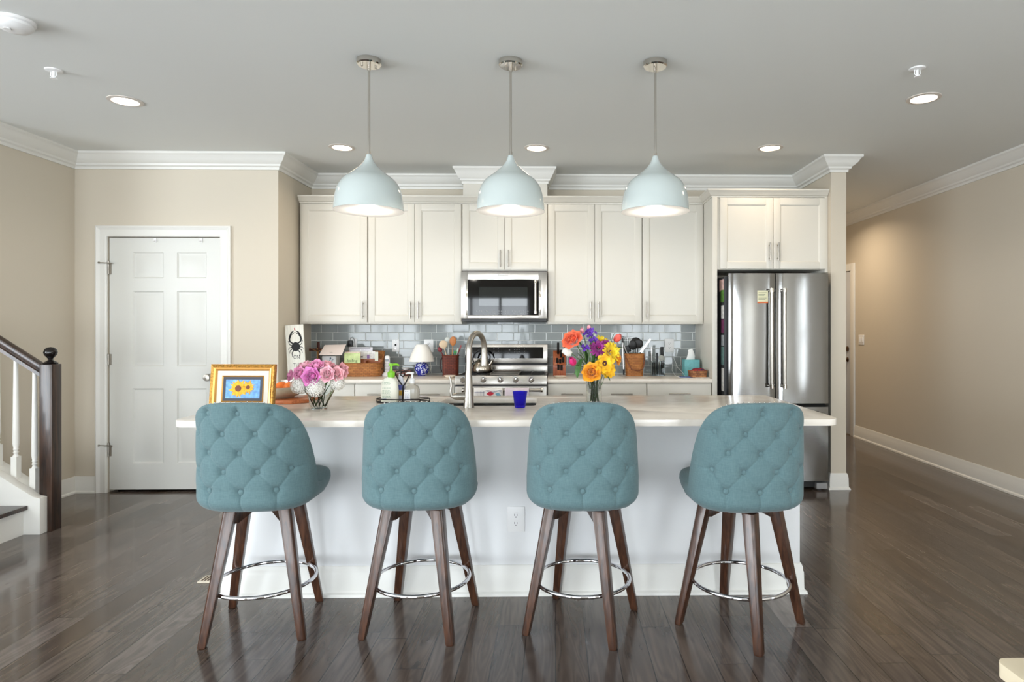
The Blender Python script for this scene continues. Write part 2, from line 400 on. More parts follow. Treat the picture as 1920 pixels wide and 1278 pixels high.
struct(MB().box(HX1, RX, 10.9, 11.0, 0, CEIL), 'wall_hall_end', WALL)
m = MB(); xs = [-7.1]+[v for w in WINDOWS for v in w[:2]]+[4.4]
for i in range(0, len(xs), 2): m.box(xs[i], xs[i+1], REAR-0.12, REAR, 0, CEIL)
for x0, x1, z0, z1 in WINDOWS: m.box(x0, x1, REAR-0.12, REAR, z1, CEIL); m.box(x0, x1, REAR-0.12, REAR, 0, z0)
struct(m, 'wall_rear', WALL)
for i, (x0, x1, z0, z1) in enumerate(WINDOWS):
    m = MB(); e = 0.05
    for a, b_ in ((x0, x0+e), (x1-e, x1)): m.box(a, b_, REAR-0.1, REAR+0.02, z0, z1)
    for a, b_ in ((z0, z0+e), (z1-e, z1)): m.box(x0+e, x1-e, REAR-0.1, REAR+0.02, a, b_)
    k = 3
    for j in range(1, k): xx = x0+(x1-x0)*j/k; m.box(xx-0.03, xx+0.03, REAR-0.08, REAR, z0+e, z1-e)
    struct(m, 'window_%d' % (i+1), TRIM)
for i, (y0, y1, z0, z1) in enumerate(SIDEWIN):
    m = MB(); e = 0.05
    for a, b_ in ((y0, y0+e), (y1-e, y1)): m.box(RX-0.02, RX+0.1, a, b_, z0, z1)
    for a, b_ in ((z0, z0+e), (z1-e, z1), ((z0+z1)/2-0.03, (z0+z1)/2+0.03)): m.box(RX-0.02, RX+0.1, y0+e, y1-e, a, b_)
    struct(m, 'window_%d' % (i+4), TRIM)

# crown moulding and baseboards
def crown(z, h=0.125, d=0.1):
    return [(0, z-h), (0.012, z-h), (0.014, z-h+0.02), (0.03, z-h+0.028), (0.034, z-h+0.042), (0.046, z-h+0.05), (0.072, z-0.05), (0.082, z-0.03), (d-0.008, z-0.022), (d, z-0.016), (d, z), (0, z)]
struct(MB().mould([(LX, 4.325), (LX, PY), (AX, PY), (AX, BY), (HX0, BY), (HX0, PY), (HX1, PY), (HX1, 10.9)], crown(CEIL)), 'trim_1', TRIM, smooth=30)
struct(MB().mould([(RX, 10.9), (RX, REAR)], crown(CEIL)), 'trim_2', TRIM, smooth=30)
BASE = [(0, 0), (0.028, 0), (0.026, 0.012), (0.016, 0.02), (0.014, 0.1), (0.011, 0.106), (0.011, 0.118), (0.005, 0.133), (0, 0.133)]
struct(MB().mould([(LX, 4.325), (LX, PY), (DX0-0.088, PY)], BASE), 'baseboard_left', TRIM, smooth=30)
struct(MB().mould([(DX1+0.088, PY), (AX, PY), (AX, 5.27)], BASE), 'baseboard_pantry', TRIM, smooth=30)
struct(MB().mould([(HX0, 5.5), (HX0, PY), (HX1, PY), (HX1, 10.9)], BASE), 'baseboard_hall', TRIM, smooth=30)
struct(MB().mould([(RX, 8.76), (RX, 8.75)], BASE), 'baseboard_far', TRIM)
struct(MB().mould([(RX, 7.709), (RX, REAR)], [(o*1.05, z*1.1) for o, z in BASE]), 'baseboard_right', TRIM, smooth=30)

def casing(mb, x0, x1, z1, y, w=0.088):
    """a moulded door casing round an opening in a wall facing -y"""
    prof = [(0, 0), (0, 0.012), (0.012, 0.016), (0.03, 0.012), (0.055, 0.013), (0.068, 0.022), (w-0.012, 0.026), (w, 0.022), (w, 0)]
    rows = []
    for px, pz, dx, dz in ((x0, 0, -1, 0), (x0, z1, -1, 1), (x1, z1, 1, 1), (x1, 0, 1, 0)):
        rows.append([(px+dx*a, y-b_, pz+dz*a) for a, b_ in prof])
    n = len(prof); o = len(mb.v); mb.grid(rows, closed=True); mb.f.append(tuple(o+k for k in range(n))); mb.f.append(tuple(o+3*n+k for k in range(n)))
    return mb
struct(casing(MB(), DX0, DX1, DZ, PY), 'trim_3', TRIM, smooth=25)

# pantry door: six raised panels
def panel_door(x0, x1, z0, z1, y, th, panels):
    """slab front at y with recessed-and-raised panels, one surface"""
    bm_v = MB(); bm_v.box(x0, x1, y+0.012, y+th, z0, z1)
    xs = sorted({x0, x1}|{p for q in panels for p in q[:2]}); zs = sorted({z0, z1}|{p for q in panels for p in q[2:]})
    for i in range(len(xs)-1):
        for k in range(len(zs)-1):
            cx, cz = (xs[i]+xs[i+1])/2, (zs[k]+zs[k+1])/2
            if any(a < cx < b_ and c < cz < d for a, b_, c, d in panels): continue
            bm_v.add([(xs[i], y, zs[k]), (xs[i+1], y, zs[k]), (xs[i+1], y, zs[k+1]), (xs[i], y, zs[k+1])], [(0, 1, 2, 3)])
    bm_v.add([(x0, y, z0), (x0, y+.012, z0), (x0, y+.012, z1), (x0, y, z1)], [(0, 1, 2, 3)]); bm_v.add([(x1, y, z0), (x1, y+.012, z0), (x1, y+.012, z1), (x1, y, z1)], [(0, 1, 2, 3)])
    bm_v.add([(x0, y, z0), (x1, y, z0), (x1, y+.012, z0), (x0, y+.012, z0)], [(0, 1, 2, 3)]); bm_v.add([(x0, y, z1), (x1, y, z1), (x1, y+.012, z1), (x0, y+.012, z1)], [(0, 1, 2, 3)])
    for a, b_, c, d in panels:
        rows = []
        for ins, dep in ((0, 0), (0.011, 0.0118), (0.017, 0.0118), (0.044, 0.002)):
            rows.append([(a+ins, y+dep, c+ins), (b_-ins, y+dep, c+ins), (b_-ins, y+dep, d-ins), (a+ins, y+dep, d-ins)])
        o = len(bm_v.v); bm_v.grid(rows, closed=True); bm_v.f.append(tuple(o+12+k for k in range(4)))
    return bm_v
d = bpy.data.objects.new('door_1', None); COL.objects.link(d); d.location = (DX0+0.01, PY, 0.018); tag(d, 'white six-panel pantry door in the left wall', None, None, 'structure')
lx0, lx1 = DX0+0.006, DX1-0.006
pc = [PX(247, PY), PX(305, PY), PX(330, PY), PX(386, PY)]
panels = []
for a, b_ in ((pc[0], pc[1]), (pc[2], pc[3])):
    for v0, v1 in ((522, 474), (686, 546), (866, 727)): panels.append((a, b_, PZ(v0, PY), PZ(v1, PY)))
panel_door(lx0, lx1, 0.02, DZ-0.006, PY+0.012, 0.04, panels).build('door_leaf', DOORP, d, smooth=20)
for v, stop in ((505, 1), (673, 0), (842, 1)):
    z = PZ(v, PY); x = lx0-0.004
    h = MB().cyl((x, PY+0.004, z-0.045), (x, PY+0.004, z+0.045), 0.008, n=10).box(x-0.002, x+0.02, PY+0.008, PY+0.0125, z-0.045, z+0.045).build('hinge', NICKEL, d, smooth=40)
    if stop:
        MB().cyl((x-0.055, PY-0.026, z+0.048), (x+0.05, PY-0.024, z+0.042), 0.004, n=8).cyl((x, PY+0.004, z+0.04), (x, PY+0.004, z+0.065), 0.011, n=10).cyl((x-0.06, PY-0.026, z+0.0485), (x-0.052, PY-0.026, z+0.048), 0.008, n=8).cyl((x, PY, z+0.046), (x, PY-0.025, z+0.046), 0.004, n=8).build('hinge_stop', NICKEL, h, smooth=40)
kx, kz = PX(393, PY), PZ(706, PY)
MB().lathe([(0.03, 0), (0.03, 0.006), (0.012, 0.012), (0.011, 0.03), (0.026, 0.04), (0.031, 0.055), (0.026, 0.068), (0, 0.072)], (kx, PY+0.012, kz), 20, Matrix.Rotation(R(90), 3, 'X')).build('door_knob', NICKEL, d, smooth=50)
for u in (290, 376):
    x = PX(u, PY); MB().box(x-0.011, x+0.011, PY+0.004, PY+0.0118, DZ-0.045, DZ-0.008).tube([(x, PY+0.006, DZ-0.03), (x, PY-0.014, DZ-0.042), (x, PY-0.022, DZ-0.032)], 0.004).build('over_door_hook', WHITEP, d, bevel=0.002)

# hall door on the right wall
d2 = bpy.data.objects.new('door_2', None); COL.objects.link(d2); d2.location = (RX, 8.23, 0); tag(d2, 'pale grey hall entry door at far right', None, None, 'structure')
Y0, Y1 = 7.80, 8.66
m = MB()
for a, b_, c, e in ((Y0-0.09, Y0, 0, 2.15), (Y1, Y1+0.09, 0, 2.15), (Y0, Y1, 2.06, 2.15)): m.box(RX-0.022, RX, a, b_, c, e)
m.build('door_frame', TRIM, d2, bevel=0.004)
HD = mat('hall_door_paint', (196, 200, 206), 0.22)
lf = MB().box(RX-0.01, RX, Y0+0.003, Y1-0.003, 0.012, 2.055)
for a, b_ in ((Y0+0.13, Y0+0.38), (Y0+0.48, Y1-0.13)):
    for c, e in ((0.25, 0.85), (1.0, 1.6), (1.68, 1.9)): lf.box(RX-0.016, RX-0.009, a, b_, c, e)
lf.build('door_leaf', HD, d2, bevel=0.004)
BR = mat('aged_bronze', (110, 88, 70), 0.3, 1)
MX = Matrix.Rotation(R(-90), 3, 'Y')
MB().lathe([(0.03, 0), (0.03, 0.008), (0.013, 0.014), (0.012, 0.04), (0.028, 0.052), (0.03, 0.066), (0, 0.075)], (RX-0.01, Y0+0.09, 0.945), 16, MX).build('door_knob', BR, d2, smooth=50)
MB().lathe([(0.033, 0), (0.033, 0.012), (0.02, 0.018), (0, 0.02)], (RX-0.01, Y0+0.09, 1.08), 16, MX).build('deadbolt', BR, d2, smooth=50)
sw = thing('light_switch', 'white double light switch plate on the right wall beside the hall door', 'switch', (RX, 7.55, 1.2))
zc = PZ(637, 7.55); MB().box(RX-0.007, RX, 7.485, 7.615, zc-0.06, zc+0.06).build('switch_plate', WHITEP, sw, bevel=0.003)
for y in (7.52, 7.58): MB().box(RX-0.013, RX-0.006, y-0.014, y+0.014, zc-0.028, zc+0.028).build('rocker', WHITEP, sw, bevel=0.002)

# ------------------------------------------------------------------ ceiling fixtures
LENS = mat('can_lens', (255, 250, 240), 0.5, emit=(255, 238, 214), es=9)
CANRING = mat('can_trim', (214, 206, 198), 0.4)
can = thing('recessed_light', 'lit recessed ceiling light', 'ceiling light', (0, 0, CEIL), 0, 'recessed ceiling lights')
MB().lathe([(0.098, 0), (0.098, -0.004), (0.075, -0.007), (0.073, -0.001), (0.073, 0)], (0, 0, 0), 40).build('trim_ring', CANRING, can, smooth=40, world=False)
MB().lathe([(0.0745, -0.0015), (0.03, -0.004), (0, -0.0045)], (0, 0, 0), 32).build('lens', LENS, can, smooth=60, world=False)
CANS = [(-2.692, 3.985, 'lit recessed ceiling light at far left, above the stairs side'), (-1.68, 4.975, 'lit recessed ceiling light behind the left pendant lamp'), (-0.151, 4.963, 'lit recessed ceiling light just right of the middle pendant rod'),
        (1.689, 4.93, 'lit recessed ceiling light in front of the fridge cabinet'), (2.275, 3.852, 'lit recessed ceiling light at far right, beside a sprinkler')]
for i, (x, y, lb) in enumerate(CANS):
    o = can if i == 0 else dup(can, (x, y, CEIL)); o.location = (x, y, CEIL); o['label'] = lb
    lamp('AREA', (x, y, CEIL-0.012), CAN_W, WARM, 0.13, spot=150, name='can_light')
for x, y in ((3.0, 7.25), (3.0, 9.6)): lamp('AREA', (x, y, CEIL-0.012), 14, WARM, 0.13, spot=150, name='hall_can_light')
hc = dup(can, (3.0, 7.25, CEIL), 0, 'lit recessed light in the hall ceiling behind the stub wall')

sd = thing('smoke_detector', 'round white smoke detector on the ceiling at top left', 'smoke detector', (-2.50, 2.954, CEIL))
MB().lathe([(0.078, 0), (0.078, -0.012), (0.07, -0.016)], (-2.5, 2.954, CEIL), 40).build('base', WHITEP, sd, smooth=40)
MB().lathe([(0.066, -0.014), (0.07, -0.03), (0.055, -0.045), (0.03, -0.048), (0, -0.048)], (-2.5, 2.954, CEIL), 40).build('cover', WHITEP, sd, smooth=40)
MB().cyl((-2.515, 2.93, CEIL-0.048), (-2.515, 2.93, CEIL-0.052), 0.014, n=16).build('test_button', WHITEP, sd, smooth=40)
for x, y, lb in ((-2.766, 3.517, 'white fire sprinkler head on the ceiling at left, near the smoke detector'), (1.98, 3.413, 'white fire sprinkler head on the ceiling at right, near the far right light')):
    sp = thing('sprinkler_head', lb, 'sprinkler', (x, y, CEIL), 0, 'ceiling sprinklers')
    MB().lathe([(0.042, 0), (0.04, -0.006), (0.02, -0.01), (0, -0.01)], (x, y, CEIL), 24).build('escutcheon', WHITEP, sp, smooth=40)
    MB().cyl((x, y, CEIL-0.008), (x, y, CEIL-0.045), 0.008, n=10).tube([(x-0.014, y, CEIL-0.01), (x-0.016, y, CEIL-0.03), (x, y, CEIL-0.046)], 0.003).tube([(x+0.014, y, CEIL-0.01), (x+0.016, y, CEIL-0.03), (x, y, CEIL-0.046)], 0.003).build('frame', WHITEP, sp, smooth=40)
    MB().lathe([(0.018, -0.046), (0.018, -0.049)], (x, y, CEIL), 16).build('deflector', WHITEP, sp)

# pendants
SHADE = mat('pale_blue_enamel', (190, 199, 197), 0.12, coat=0.5)
SHIN = mat('shade_inside_white', (250, 248, 244), 0.5)
BULB = mat('bulb_glow', (255, 252, 246), 0.5, emit=(255, 244, 226), es=14)
pend = thing('pendant_lamp', 'p', 'pendant lamp', (0, 0, 1.96), 0, 'pendant lamps over the island')
prof = [(0.181, 0), (0.1785, 0.03), (0.175, 0.06), (0.167, 0.1), (0.155, 0.132), (0.132, 0.165), (0.092, 0.196), (0.05, 0.232), (0.026, 0.262), (0.017, 0.285), (0.013, 0.297)]
inn = [(r-0.003, z-(0.002 if i else 0)) for i, (r, z) in enumerate(prof[:-1])]+[(0.0, 0.289)]
# smooth the profile
def spl(pr, k=4):
    out = []
    for i in range(len(pr)-1):
        p0 = pr[max(i-1, 0)]; p1 = pr[i]; p2 = pr[i+1]; p3 = pr[min(i+2, len(pr)-1)]
        for j in range(k):
            t = j/k
            out.append(tuple(0.5*((2*b_)+(-a+c)*t+(2*a-5*b_+4*c-e)*t*t+(-a+3*b_-3*c+e)*t**3) for a, b_, c, e in zip(p0, p1, p2, p3)))
    return out+[pr[-1]]
sh = MB().lathe(spl(prof)+[(0.0, 0.298)], (0, 0, 0), 64).build('shade', SHADE, pend, smooth=60, world=False)
MB().lathe(list(reversed(spl(inn)))+[(0.1812, -0.001)], (0, 0, 0), 64).build('shade_lining', SHIN, sh, smooth=60, world=False)
MB().lathe([(0.0, 0.03), (0.03, 0.04), (0.042, 0.065), (0.036, 0.095), (0.018, 0.12), (0.016, 0.15)], (0, 0, 0), 24).build('bulb', BULB, pend, smooth=60, world=False)
MB().cyl((0, 0, 0.29), (0, 0, CEIL-1.96-0.02), 0.0065, n=12).cyl((0, 0, 0.29), (0, 0, 0.315), 0.009, n=12).build('rod', POLISH, pend, smooth=40, world=False)
H = CEIL-1.96
can_ = MB().lathe([(0.064, H), (0.064, H-0.024), (0.058, H-0.03), (0, H-0.03)], (0, 0, 0), 40).cyl((0, 0, H-0.03), (0, 0, H-0.055), 0.0095, n=12).build('canopy', POLISH, pend, smooth=40, world=False)
for a in (0.5, 0.5+PI): MB().lathe([(0.006, H-0.03), (0.006, H-0.04), (0, H-0.043)], (0.036*math.cos(a), 0.036*math.sin(a), 0), 10).build('canopy_screw', POLISH, can_, smooth=40, world=False)
PENDS = [(-0.99, 3.355, 'left pendant lamp with a pale blue enamel bell shade'), (-0.24, 3.355, 'middle pendant lamp with a pale blue enamel bell shade'), (0.532, 3.355, 'right pendant lamp with a pale blue enamel bell shade')]
for i, (x, y, lb) in enumerate(PENDS):
    if i == 0: pend.location = (x, y, 1.96); pend['label'] = lb
    else: dup(pend, (x, y, 1.96), 0.4*i, lb)
    lamp('POINT', (x, y, 1.96+0.02), PEND_W, (1, 0.93, 0.84), 0.05, name='pendant_light')

# ------------------------------------------------------------------ kitchen cabinets
CB = 0.0018
def shaker(parent, name, x0, x1, z0, z1, y, fr=0.057, th=0.02, dep=0.008):
    m = MB()
    m.box(x0, x0+fr, y, y+th, z0, z1).box(x1-fr, x1, y, y+th, z0, z1).box(x0+fr, x1-fr, y, y+th, z0, z0+fr).box(x0+fr, x1-fr, y, y+th, z1-fr, z1)
    o = m.build(name, CAB, parent, bevel=0.0015)
    # recessed panel with a bevelled inner edge, kept in the door's own mesh
    p = MB(); a, b_, c, d_ = x0+fr, x1-fr, z0+fr, z1-fr
    rows = [[(a+i, y+dd, c+i), (b_-i, y+dd, c+i), (b_-i, y+dd, d_-i), (a+i, y+dd, d_-i)] for i, dd in ((0, 0.001), (0.009, dep), (0.0091, dep))]
    p.grid(rows, closed=True); p.f.append((8, 9, 10, 11))
    bm = bmesh.new(); bm.from_mesh(o.data); off = Vector((0, 0, 0)); q = parent
    while q is not None: off += q.location; q = q.parent
    vs = [bm.verts.new(Vector(v)-off) for v in p.v]
    for f in p.f: bm.faces.new([vs[i] for i in f])
    bmesh.ops.recalc_face_normals(bm, faces=bm.faces); bm.to_mesh(o.data); bm.free()
    return o
def pull(parent, x, z, y, L, vert=True):
    m = MB(); h = L/2; r = 0.006; q = h*0.72
    if vert: m.cyl((x, y-0.03, z-h), (x, y-0.03, z+h), r, n=12).cyl((x, y-0.03, z-q), (x, y+0.001, z-q), 0.0045, n=10).cyl((x, y-0.03, z+q), (x, y+0.001, z+q), 0.0045, n=10)
    else: m.cyl((x-h, y-0.03, z), (x+h, y-0.03, z), r, n=12).cyl((x-q, y-0.03, z), (x-q, y+0.001, z), 0.0045, n=10).cyl((x+q, y-0.03, z), (x+q, y+0.001, z), 0.0045, n=10)
    return m.build('handle', NICKEL, parent, smooth=40)
UY = 5.56
def upper(x0, x1, doors, label, z0=1.377, z1=2.44, y=UY, name='wall_cabinet', dz0=1.394, dz1=2.432, yb=BY-0.001, hz=None):
    c = thing(name, label, 'cabinet', ((x0+x1)/2, yb, z0), 0, 'white shaker wall cabinets')
    MB().box(x0+CB/2, x1-CB/2, y+0.021, yb, z0, z1).build('carcass', CAB, c, bevel=0.001)
    for a, b_, side in doors:
        dr = shaker(c, 'door', a+0.002, b_-0.002, dz0, dz1, y)
        hx = (b_-0.035) if side > 0 else (a+0.035)
        hzc = hz if hz else dz0+0.105
        pull(dr, hx, hzc, y, 0.15)
    return c
kx = lambda u: PX(u, UY)
upper(-2.25, kx(689), [(-2.232, kx(688.5), 1)], 'single-door white wall cabinet at the left end of the run')
upper(kx(689), kx(865.5), [(kx(690), kx(777.5), 1), (kx(777.5), kx(865), -1)], 'double-door white wall cabinet left of the microwave')
upper(kx(865.5), kx(1026.5), [(kx(867), kx(946), 1), (kx(946), kx(1026), -1)], 'short double-door white cabinet above the microwave', z0=1.842, dz0=1.858, hz=PZ(485, UY))
upper(kx(1026.5), kx(1204), [(kx(1027.5), kx(1115), 1), (kx(1115), kx(1203.5), -1)], 'double-door white wall cabinet right of the microwave')
upper(kx(1204), 1.311, [(kx(1205), 1.308, -1)], 'single-door white wall cabinet next to the fridge cabinet')
FY = 5.25
fz0 = PZ(503, FY)
upper(1.354, 2.262, [(PX(1350, FY), PX(1450, FY), 1), (PX(1450, FY), PX(1550, FY), -1)], 'deep double-door white cabinet above the fridge', z0=fz0-0.004, dz0=fz0, y=FY, hz=PZ(471, FY))
t = thing('fridge_side_panel', 'tall white panel between the right counter and the fridge', 'panel', (1.333, FY, 0))
MB().box(1.3125, 1.353, FY, BY-0.001, 0, 2.44).build('panel', CAB, t, bevel=0.002)
t = thing('fridge_filler_panel', 'narrow white filler strip right of the fridge cabinet', 'panel', (2.275, FY, fz0))
MB().box(2.263, 2.288, FY+0.005, FY+0.3, fz0-0.03, 2.44).build('panel', CAB, t, bevel=0.001)
# cornice along the top of the cabinets
cz = 2.439
CP = [(0, cz), (0.006, cz), (0.008, cz+0.01), (0.018, cz+0.014), (0.042, cz+0.046), (0.048, cz+0.05), (0.048, cz+0.062), (0, cz+0.062)]
co = MB().mould([(-2.25, UY+0.012), (1.3125, UY+0.012), (1.3125, FY+0.012), (2.285, FY+0.012)], CP)
tag(co.build('cabinet_cornice', CAB, smooth=30), 'white cornice moulding along the tops of the wall cabinets', 'cornice')
# boxed vent chase above the microwave cabinet, with its own crown
v = thing('vent_chase', 'white boxed vent chase with crown above the microwave cabinet', 'vent chase', (-0.45, BY, 2.5))
MB().box(-0.822, -0.075, 5.6, BY-0.001, 2.44, CEIL-0.001).build('box', CAB, v)
MB().mould([(-0.822, 5.82), (-0.822, 5.6), (-0.075, 5.6), (-0.075, 5.82)][::1], [(o*0.8, z-0.001) for o, z in crown(CEIL, 0.14)]).build('crown', TRIM, v, smooth=30)

# base cabinets: drawer over door
CY = 5.268                                        # drawer fronts
def base(x0, x1, drawers, label):
    c = thing('base_cabinet', label, 'cabinet', ((x0+x1)/2, BY, 0), 0, 'white base cabinets')
    MB().box(x0+CB/2, x1-CB/2, CY+0.021, BY-0.001, 0.1, 0.883).box(x0+CB/2, x1-CB/2, CY+0.08, BY-0.01, 0, 0.1).build('carcass', CAB, c, bevel=0.001)
    for a, b_, h in drawers:
        dr = MB().box(a+0.003, b_-0.003, CY, CY+0.02, 0.715, 0.872).build('drawer', CAB, c, bevel=0.002)
        if h: pull(dr, (a+b_)/2, 0.789, CY, 0.18, False)
        shaker(c, 'door', a+0.003, b_-0.003, 0.115, 0.705, CY)
kb = lambda u: PX(u, CY)
RX0, RX1 = -0.836, -0.073
base(AX+0.002, kb(665), [(AX+0.03, kb(665), 1)], 'white base cabinet in the left corner, drawer hidden behind the roses')
base(kb(665), RX0-0.003, [(kb(665), kb(757), 1), (kb(757), RX0-0.006, 1)], 'white two-drawer base cabinet left of the range')
base(RX1+0.003, kb(1118), [(RX1+0.005, kb(1118), 1)], 'white single-drawer base cabinet just right of the range')
base(kb(1118), kb(1213), [(kb(1118), kb(1212.5), 1)], 'white single-drawer base cabinet right of the flower vase')
base(kb(1213), 1.311, [(kb(1213), 1.308, 1)], 'white wide-drawer base cabinet next to the fridge panel')
for x0, x1, lb in ((AX+0.001, RX0-0.002, 'white quartz worktop left of the range'), (RX1+0.002, 1.3115, 'white quartz worktop right of the range')):
    tag(MB().box(x0, x1, 5.245, BY-0.001, 0.884, 0.914).build('worktop', QUARTZ, bevel=0.003, loc=((x0+x1)/2, 5.57, 0.884)), lb, 'worktop')

# tiled backsplash: each tile its own bevelled face, slightly off true
TILE = mat('grey_glass_tile', (150, 156, 156), 0.06, var=0.08, vscale=6, spec=0.42)
GROUT = mat('grout', (222, 224, 222), 0.8)
bs = thing('tile_backsplash', 'glossy grey subway tile backsplash between worktop and wall cabinets', 'backsplash', (-0.45, BY, 0.914))
x0, x1, z0, z1 = AX+0.0005, 1.3120, 0.915, 1.376
MB().box(x0, x1, BY-0.0105, BY-0.0005, z0, z1).box(-0.83, -0.077, BY-0.0105, BY-0.0005, z1, 1.5).build('grout', GROUT, bs)
tl = MB(); rnd = random.Random(3); row = 0; zt = 1.376+0.0762
while zt > z0:
    zb = max(zt-0.0762, z0); xa = x0-0.1524+(0.0762 if row % 2 else 0.03)+0.02
    while xa < x1:
        a, b_ = max(xa, x0)+0.0019, min(xa+0.1524, x1)-0.0019
        if zt > 1.377: a, b_ = max(a, -0.828), min(b_, -0.079)
        if b_-a > 0.012 and zt-zb > 0.01:
            ya = BY-0.0125; tx, tz = rnd.gauss(0, 0.0005), rnd.gauss(0, 0.0005)
            c, d_ = zb+0.0019, zt-0.0019; e = 0.003
            f = lambda x, z, dy: (x, ya+dy+tx*(2*(x-a)/(b_-a)-1)+tz*(2*(z-c)/(d_-c)-1), z)
            o = len(tl.v)
            tl.v += [(a, BY-0.003, c), (b_, BY-0.003, c), (b_, BY-0.003, d_), (a, BY-0.003, d_)]
            tl.v += [f(a, c, 0.0015), f(b_, c, 0.0015), f(b_, d_, 0.0015), f(a, d_, 0.0015), f(a+e, c+e, 0), f(b_-e, c+e, 0), f(b_-e, d_-e, 0), f(a+e, d_-e, 0)]
            for k in range(2):
                for i in range(4): tl.f.append((o+4*k+i, o+4*k+(i+1) % 4, o+4*k+4+(i+1) % 4, o+4*k+4+i))
            tl.f.append((o+8, o+9, o+10, o+11))
        xa += 0.1524
    zt -= 0.0762; row += 1
tl.build('tiles', TILE, bs)

# outlets on the backsplash and the island
def outlet(name, label, x, z, y, w=0.07, h=0.115, kind='duplex', group=None):
    t = thing(name, label, 'outlet', (x, y, z), 0, group)
    MB().box(x-w/2, x+w/2, y-0.006, y, z-h/2, z+h/2).build('cover_plate', WHITEP, t, bevel=0.003)
    if kind == 'duplex':
        for dz in (-0.02, 0.02):
            r = MB().lathe([(0.0165, 0), (0.0165, 0.003), (0, 0.003)], (x, y-0.006, z+dz), 20, Matrix.Rotation(R(90), 3, 'X')).build('receptacle', WHITEP, t, smooth=40)
            MB().box(x-0.0075, x-0.0055, y-0.0096, y-0.0088, z+dz-0.002, z+dz+0.008).box(x+0.0055, x+0.0075, y-0.0096, y-0.0088, z+dz-0.002, z+dz+0.007).cyl((x, y-0.0096, z+dz-0.008), (x, y-0.0088, z+dz-0.008), 0.0028, n=10).build('slots', DARK, r)
    elif kind == 'jack':
        MB().box(x-0.008, x+0.008, y-0.0085, y-0.005, z-0.002, z+0.016).build('jack', DARK, t)
        for dz in (-0.045, 0.045): MB().cyl((x, y-0.007, z+dz), (x, y-0.005, z+dz), 0.003, n=8).build('screw', SILVER, t)
        MB().box(x-0.006, x+0.006, y-0.0085, y-0.005, z-0.03, z-0.02).build('jack', SILVER, t)
    return t
TY = BY-0.0125
outlet('wall_outlet', 'white outlet on the tiles behind the mail basket, black charger plugged in', PX(662, TY), PZ(645.5, TY), TY, 0.078, 0.115)
outlet('phone_jack_plate', 'white phone jack plate on the tiles left of the table lamp', PX(742, TY), PZ(647.5, TY), TY, 0.068, 0.113, 'jack')
outlet('wall_outlet', 'white outlet on the tiles partly behind the table lamp shade', PX(804, TY), PZ(648, TY), TY, 0.088, 0.118)
outlet('wall_outlet', 'white outlet plate on the tiles above the charging cable at right', PX(1255, TY), PZ(647.5, TY), TY, 0.088, 0.125)
c = thing('phone_charger', 'black charger plugged into the outlet behind the mail basket', 'charger', (PX(659, TY), TY-0.01, PZ(645, TY)))
x, z = PX(659, TY), PZ(643, TY)
MB().box(x-0.024, x+0.02, TY-0.045, TY-0.0095, z-0.03, z+0.026).build('charger_body', BLACK, c, bevel=0.006)
MB().tube([(x-0.004, TY-0.03, z+0.024), (x, TY-0.03, z+0.05), (x+0.02, TY-0.028, z+0.058), (x+0.036, TY-0.022, z+0.03), (x+0.04, TY-0.02, z-0.04), (x+0.036, TY-0.02, z-0.16)], 0.0025).build('cord', BLACK, c, smooth=50)
# ------------------------------------------------------------------ island
def slab(outer, inner, z0, z1):
    """flat slab with a hole through it"""
    bm = bmesh.new(); loops = []
    for z in (z1, z0):
        es = []; rings = []
        for lp in ([outer] + ([inner] if inner else [])):
            vs = [bm.verts.new((x, y, z)) for x, y in lp]; rings.append(vs)
            es += [bm.edges.new((vs[i], vs[(i+1) % len(vs)])) for i in range(len(vs))]
        bmesh.ops.triangle_fill(bm, use_beauty=True, edges=es); loops.append(rings)
    for a, b_ in zip(*loops):
        for i in range(len(a)): bm.faces.new((a[i], a[(i+1) % len(a)], b_[(i+1) % len(a)], b_[i]))
    m = MB(); bm.verts.index_update(); m.v = [tuple(v.co) for v in bm.verts]; m.f = [tuple(v.index for v in f.verts) for f in bm.faces]; bm.free()
    return m
def rrect(x0, x1, y0, y1, rs, n=8):
    out = []
    for (cx, cy, a0), r in zip(((x1, y0, -90), (x1, y1, 0), (x0, y1, 90), (x0, y0, 180)), rs):
        sx = -1 if cx == x1 else 1; sy = 1 if cy == y0 else -1
        for k in range(n+1):
            a = R(a0+90*k/n); out.append((cx+sx*r+r*math.cos(a), cy+sy*r+r*math.sin(a)))
    return out
IX0, IX1, IY0, IY1 = -1.765, 1.330, 2.905, 3.965
SINK = (-0.66, -0.11, 3.45, 3.83)
ct = slab(rrect(IX0, IX1, IY0, IY1, (0.07, 0.02, 0.02, 0.07)), list(reversed(rrect(*SINK, (0.03,)*4))), 0.884, 0.914)
tag(ct.build('island_worktop', QUARTZ, bevel=0.003, loc=(0, 3.4, 0.884)), 'long white quartz island worktop overhanging towards the bar stools', 'worktop')
isl = thing('kitchen_island', 'white panelled kitchen island base behind the bar stools', 'kitchen island', (-0.2, 3.55, 0))
BX0, BX1, BYF, BYB = -1.648, 1.238, 3.172, 3.93
m = MB().box(BX0, BX1, BYF, BYF+0.02, 0, 0.883).box(BX0, BX0+0.02, BYF+0.02, BYB, 0, 0.883).box(BX1-0.02, BX1, BYF+0.02, BYB, 0, 0.883).box(BX0+0.02, BX1-0.02, BYB-0.02, BYB, 0.1, 0.883).box(BX0+0.02, BX1-0.02, BYB-0.09, BYB-0.07, 0, 0.1)
m.build('carcass', ISL, isl)
IB = [(0, 0), (0.03, 0), (0.028, 0.014), (0.017, 0.021), (0.015, 0.108), (0.012, 0.114), (0.012, 0.13), (0.005, 0.148), (0, 0.148)]
MB().mould([(BX0, BYB), (BX0, BYF), (BX1, BYF), (BX1, BYB)], IB).build('baseboard', TRIM, isl, smooth=30)
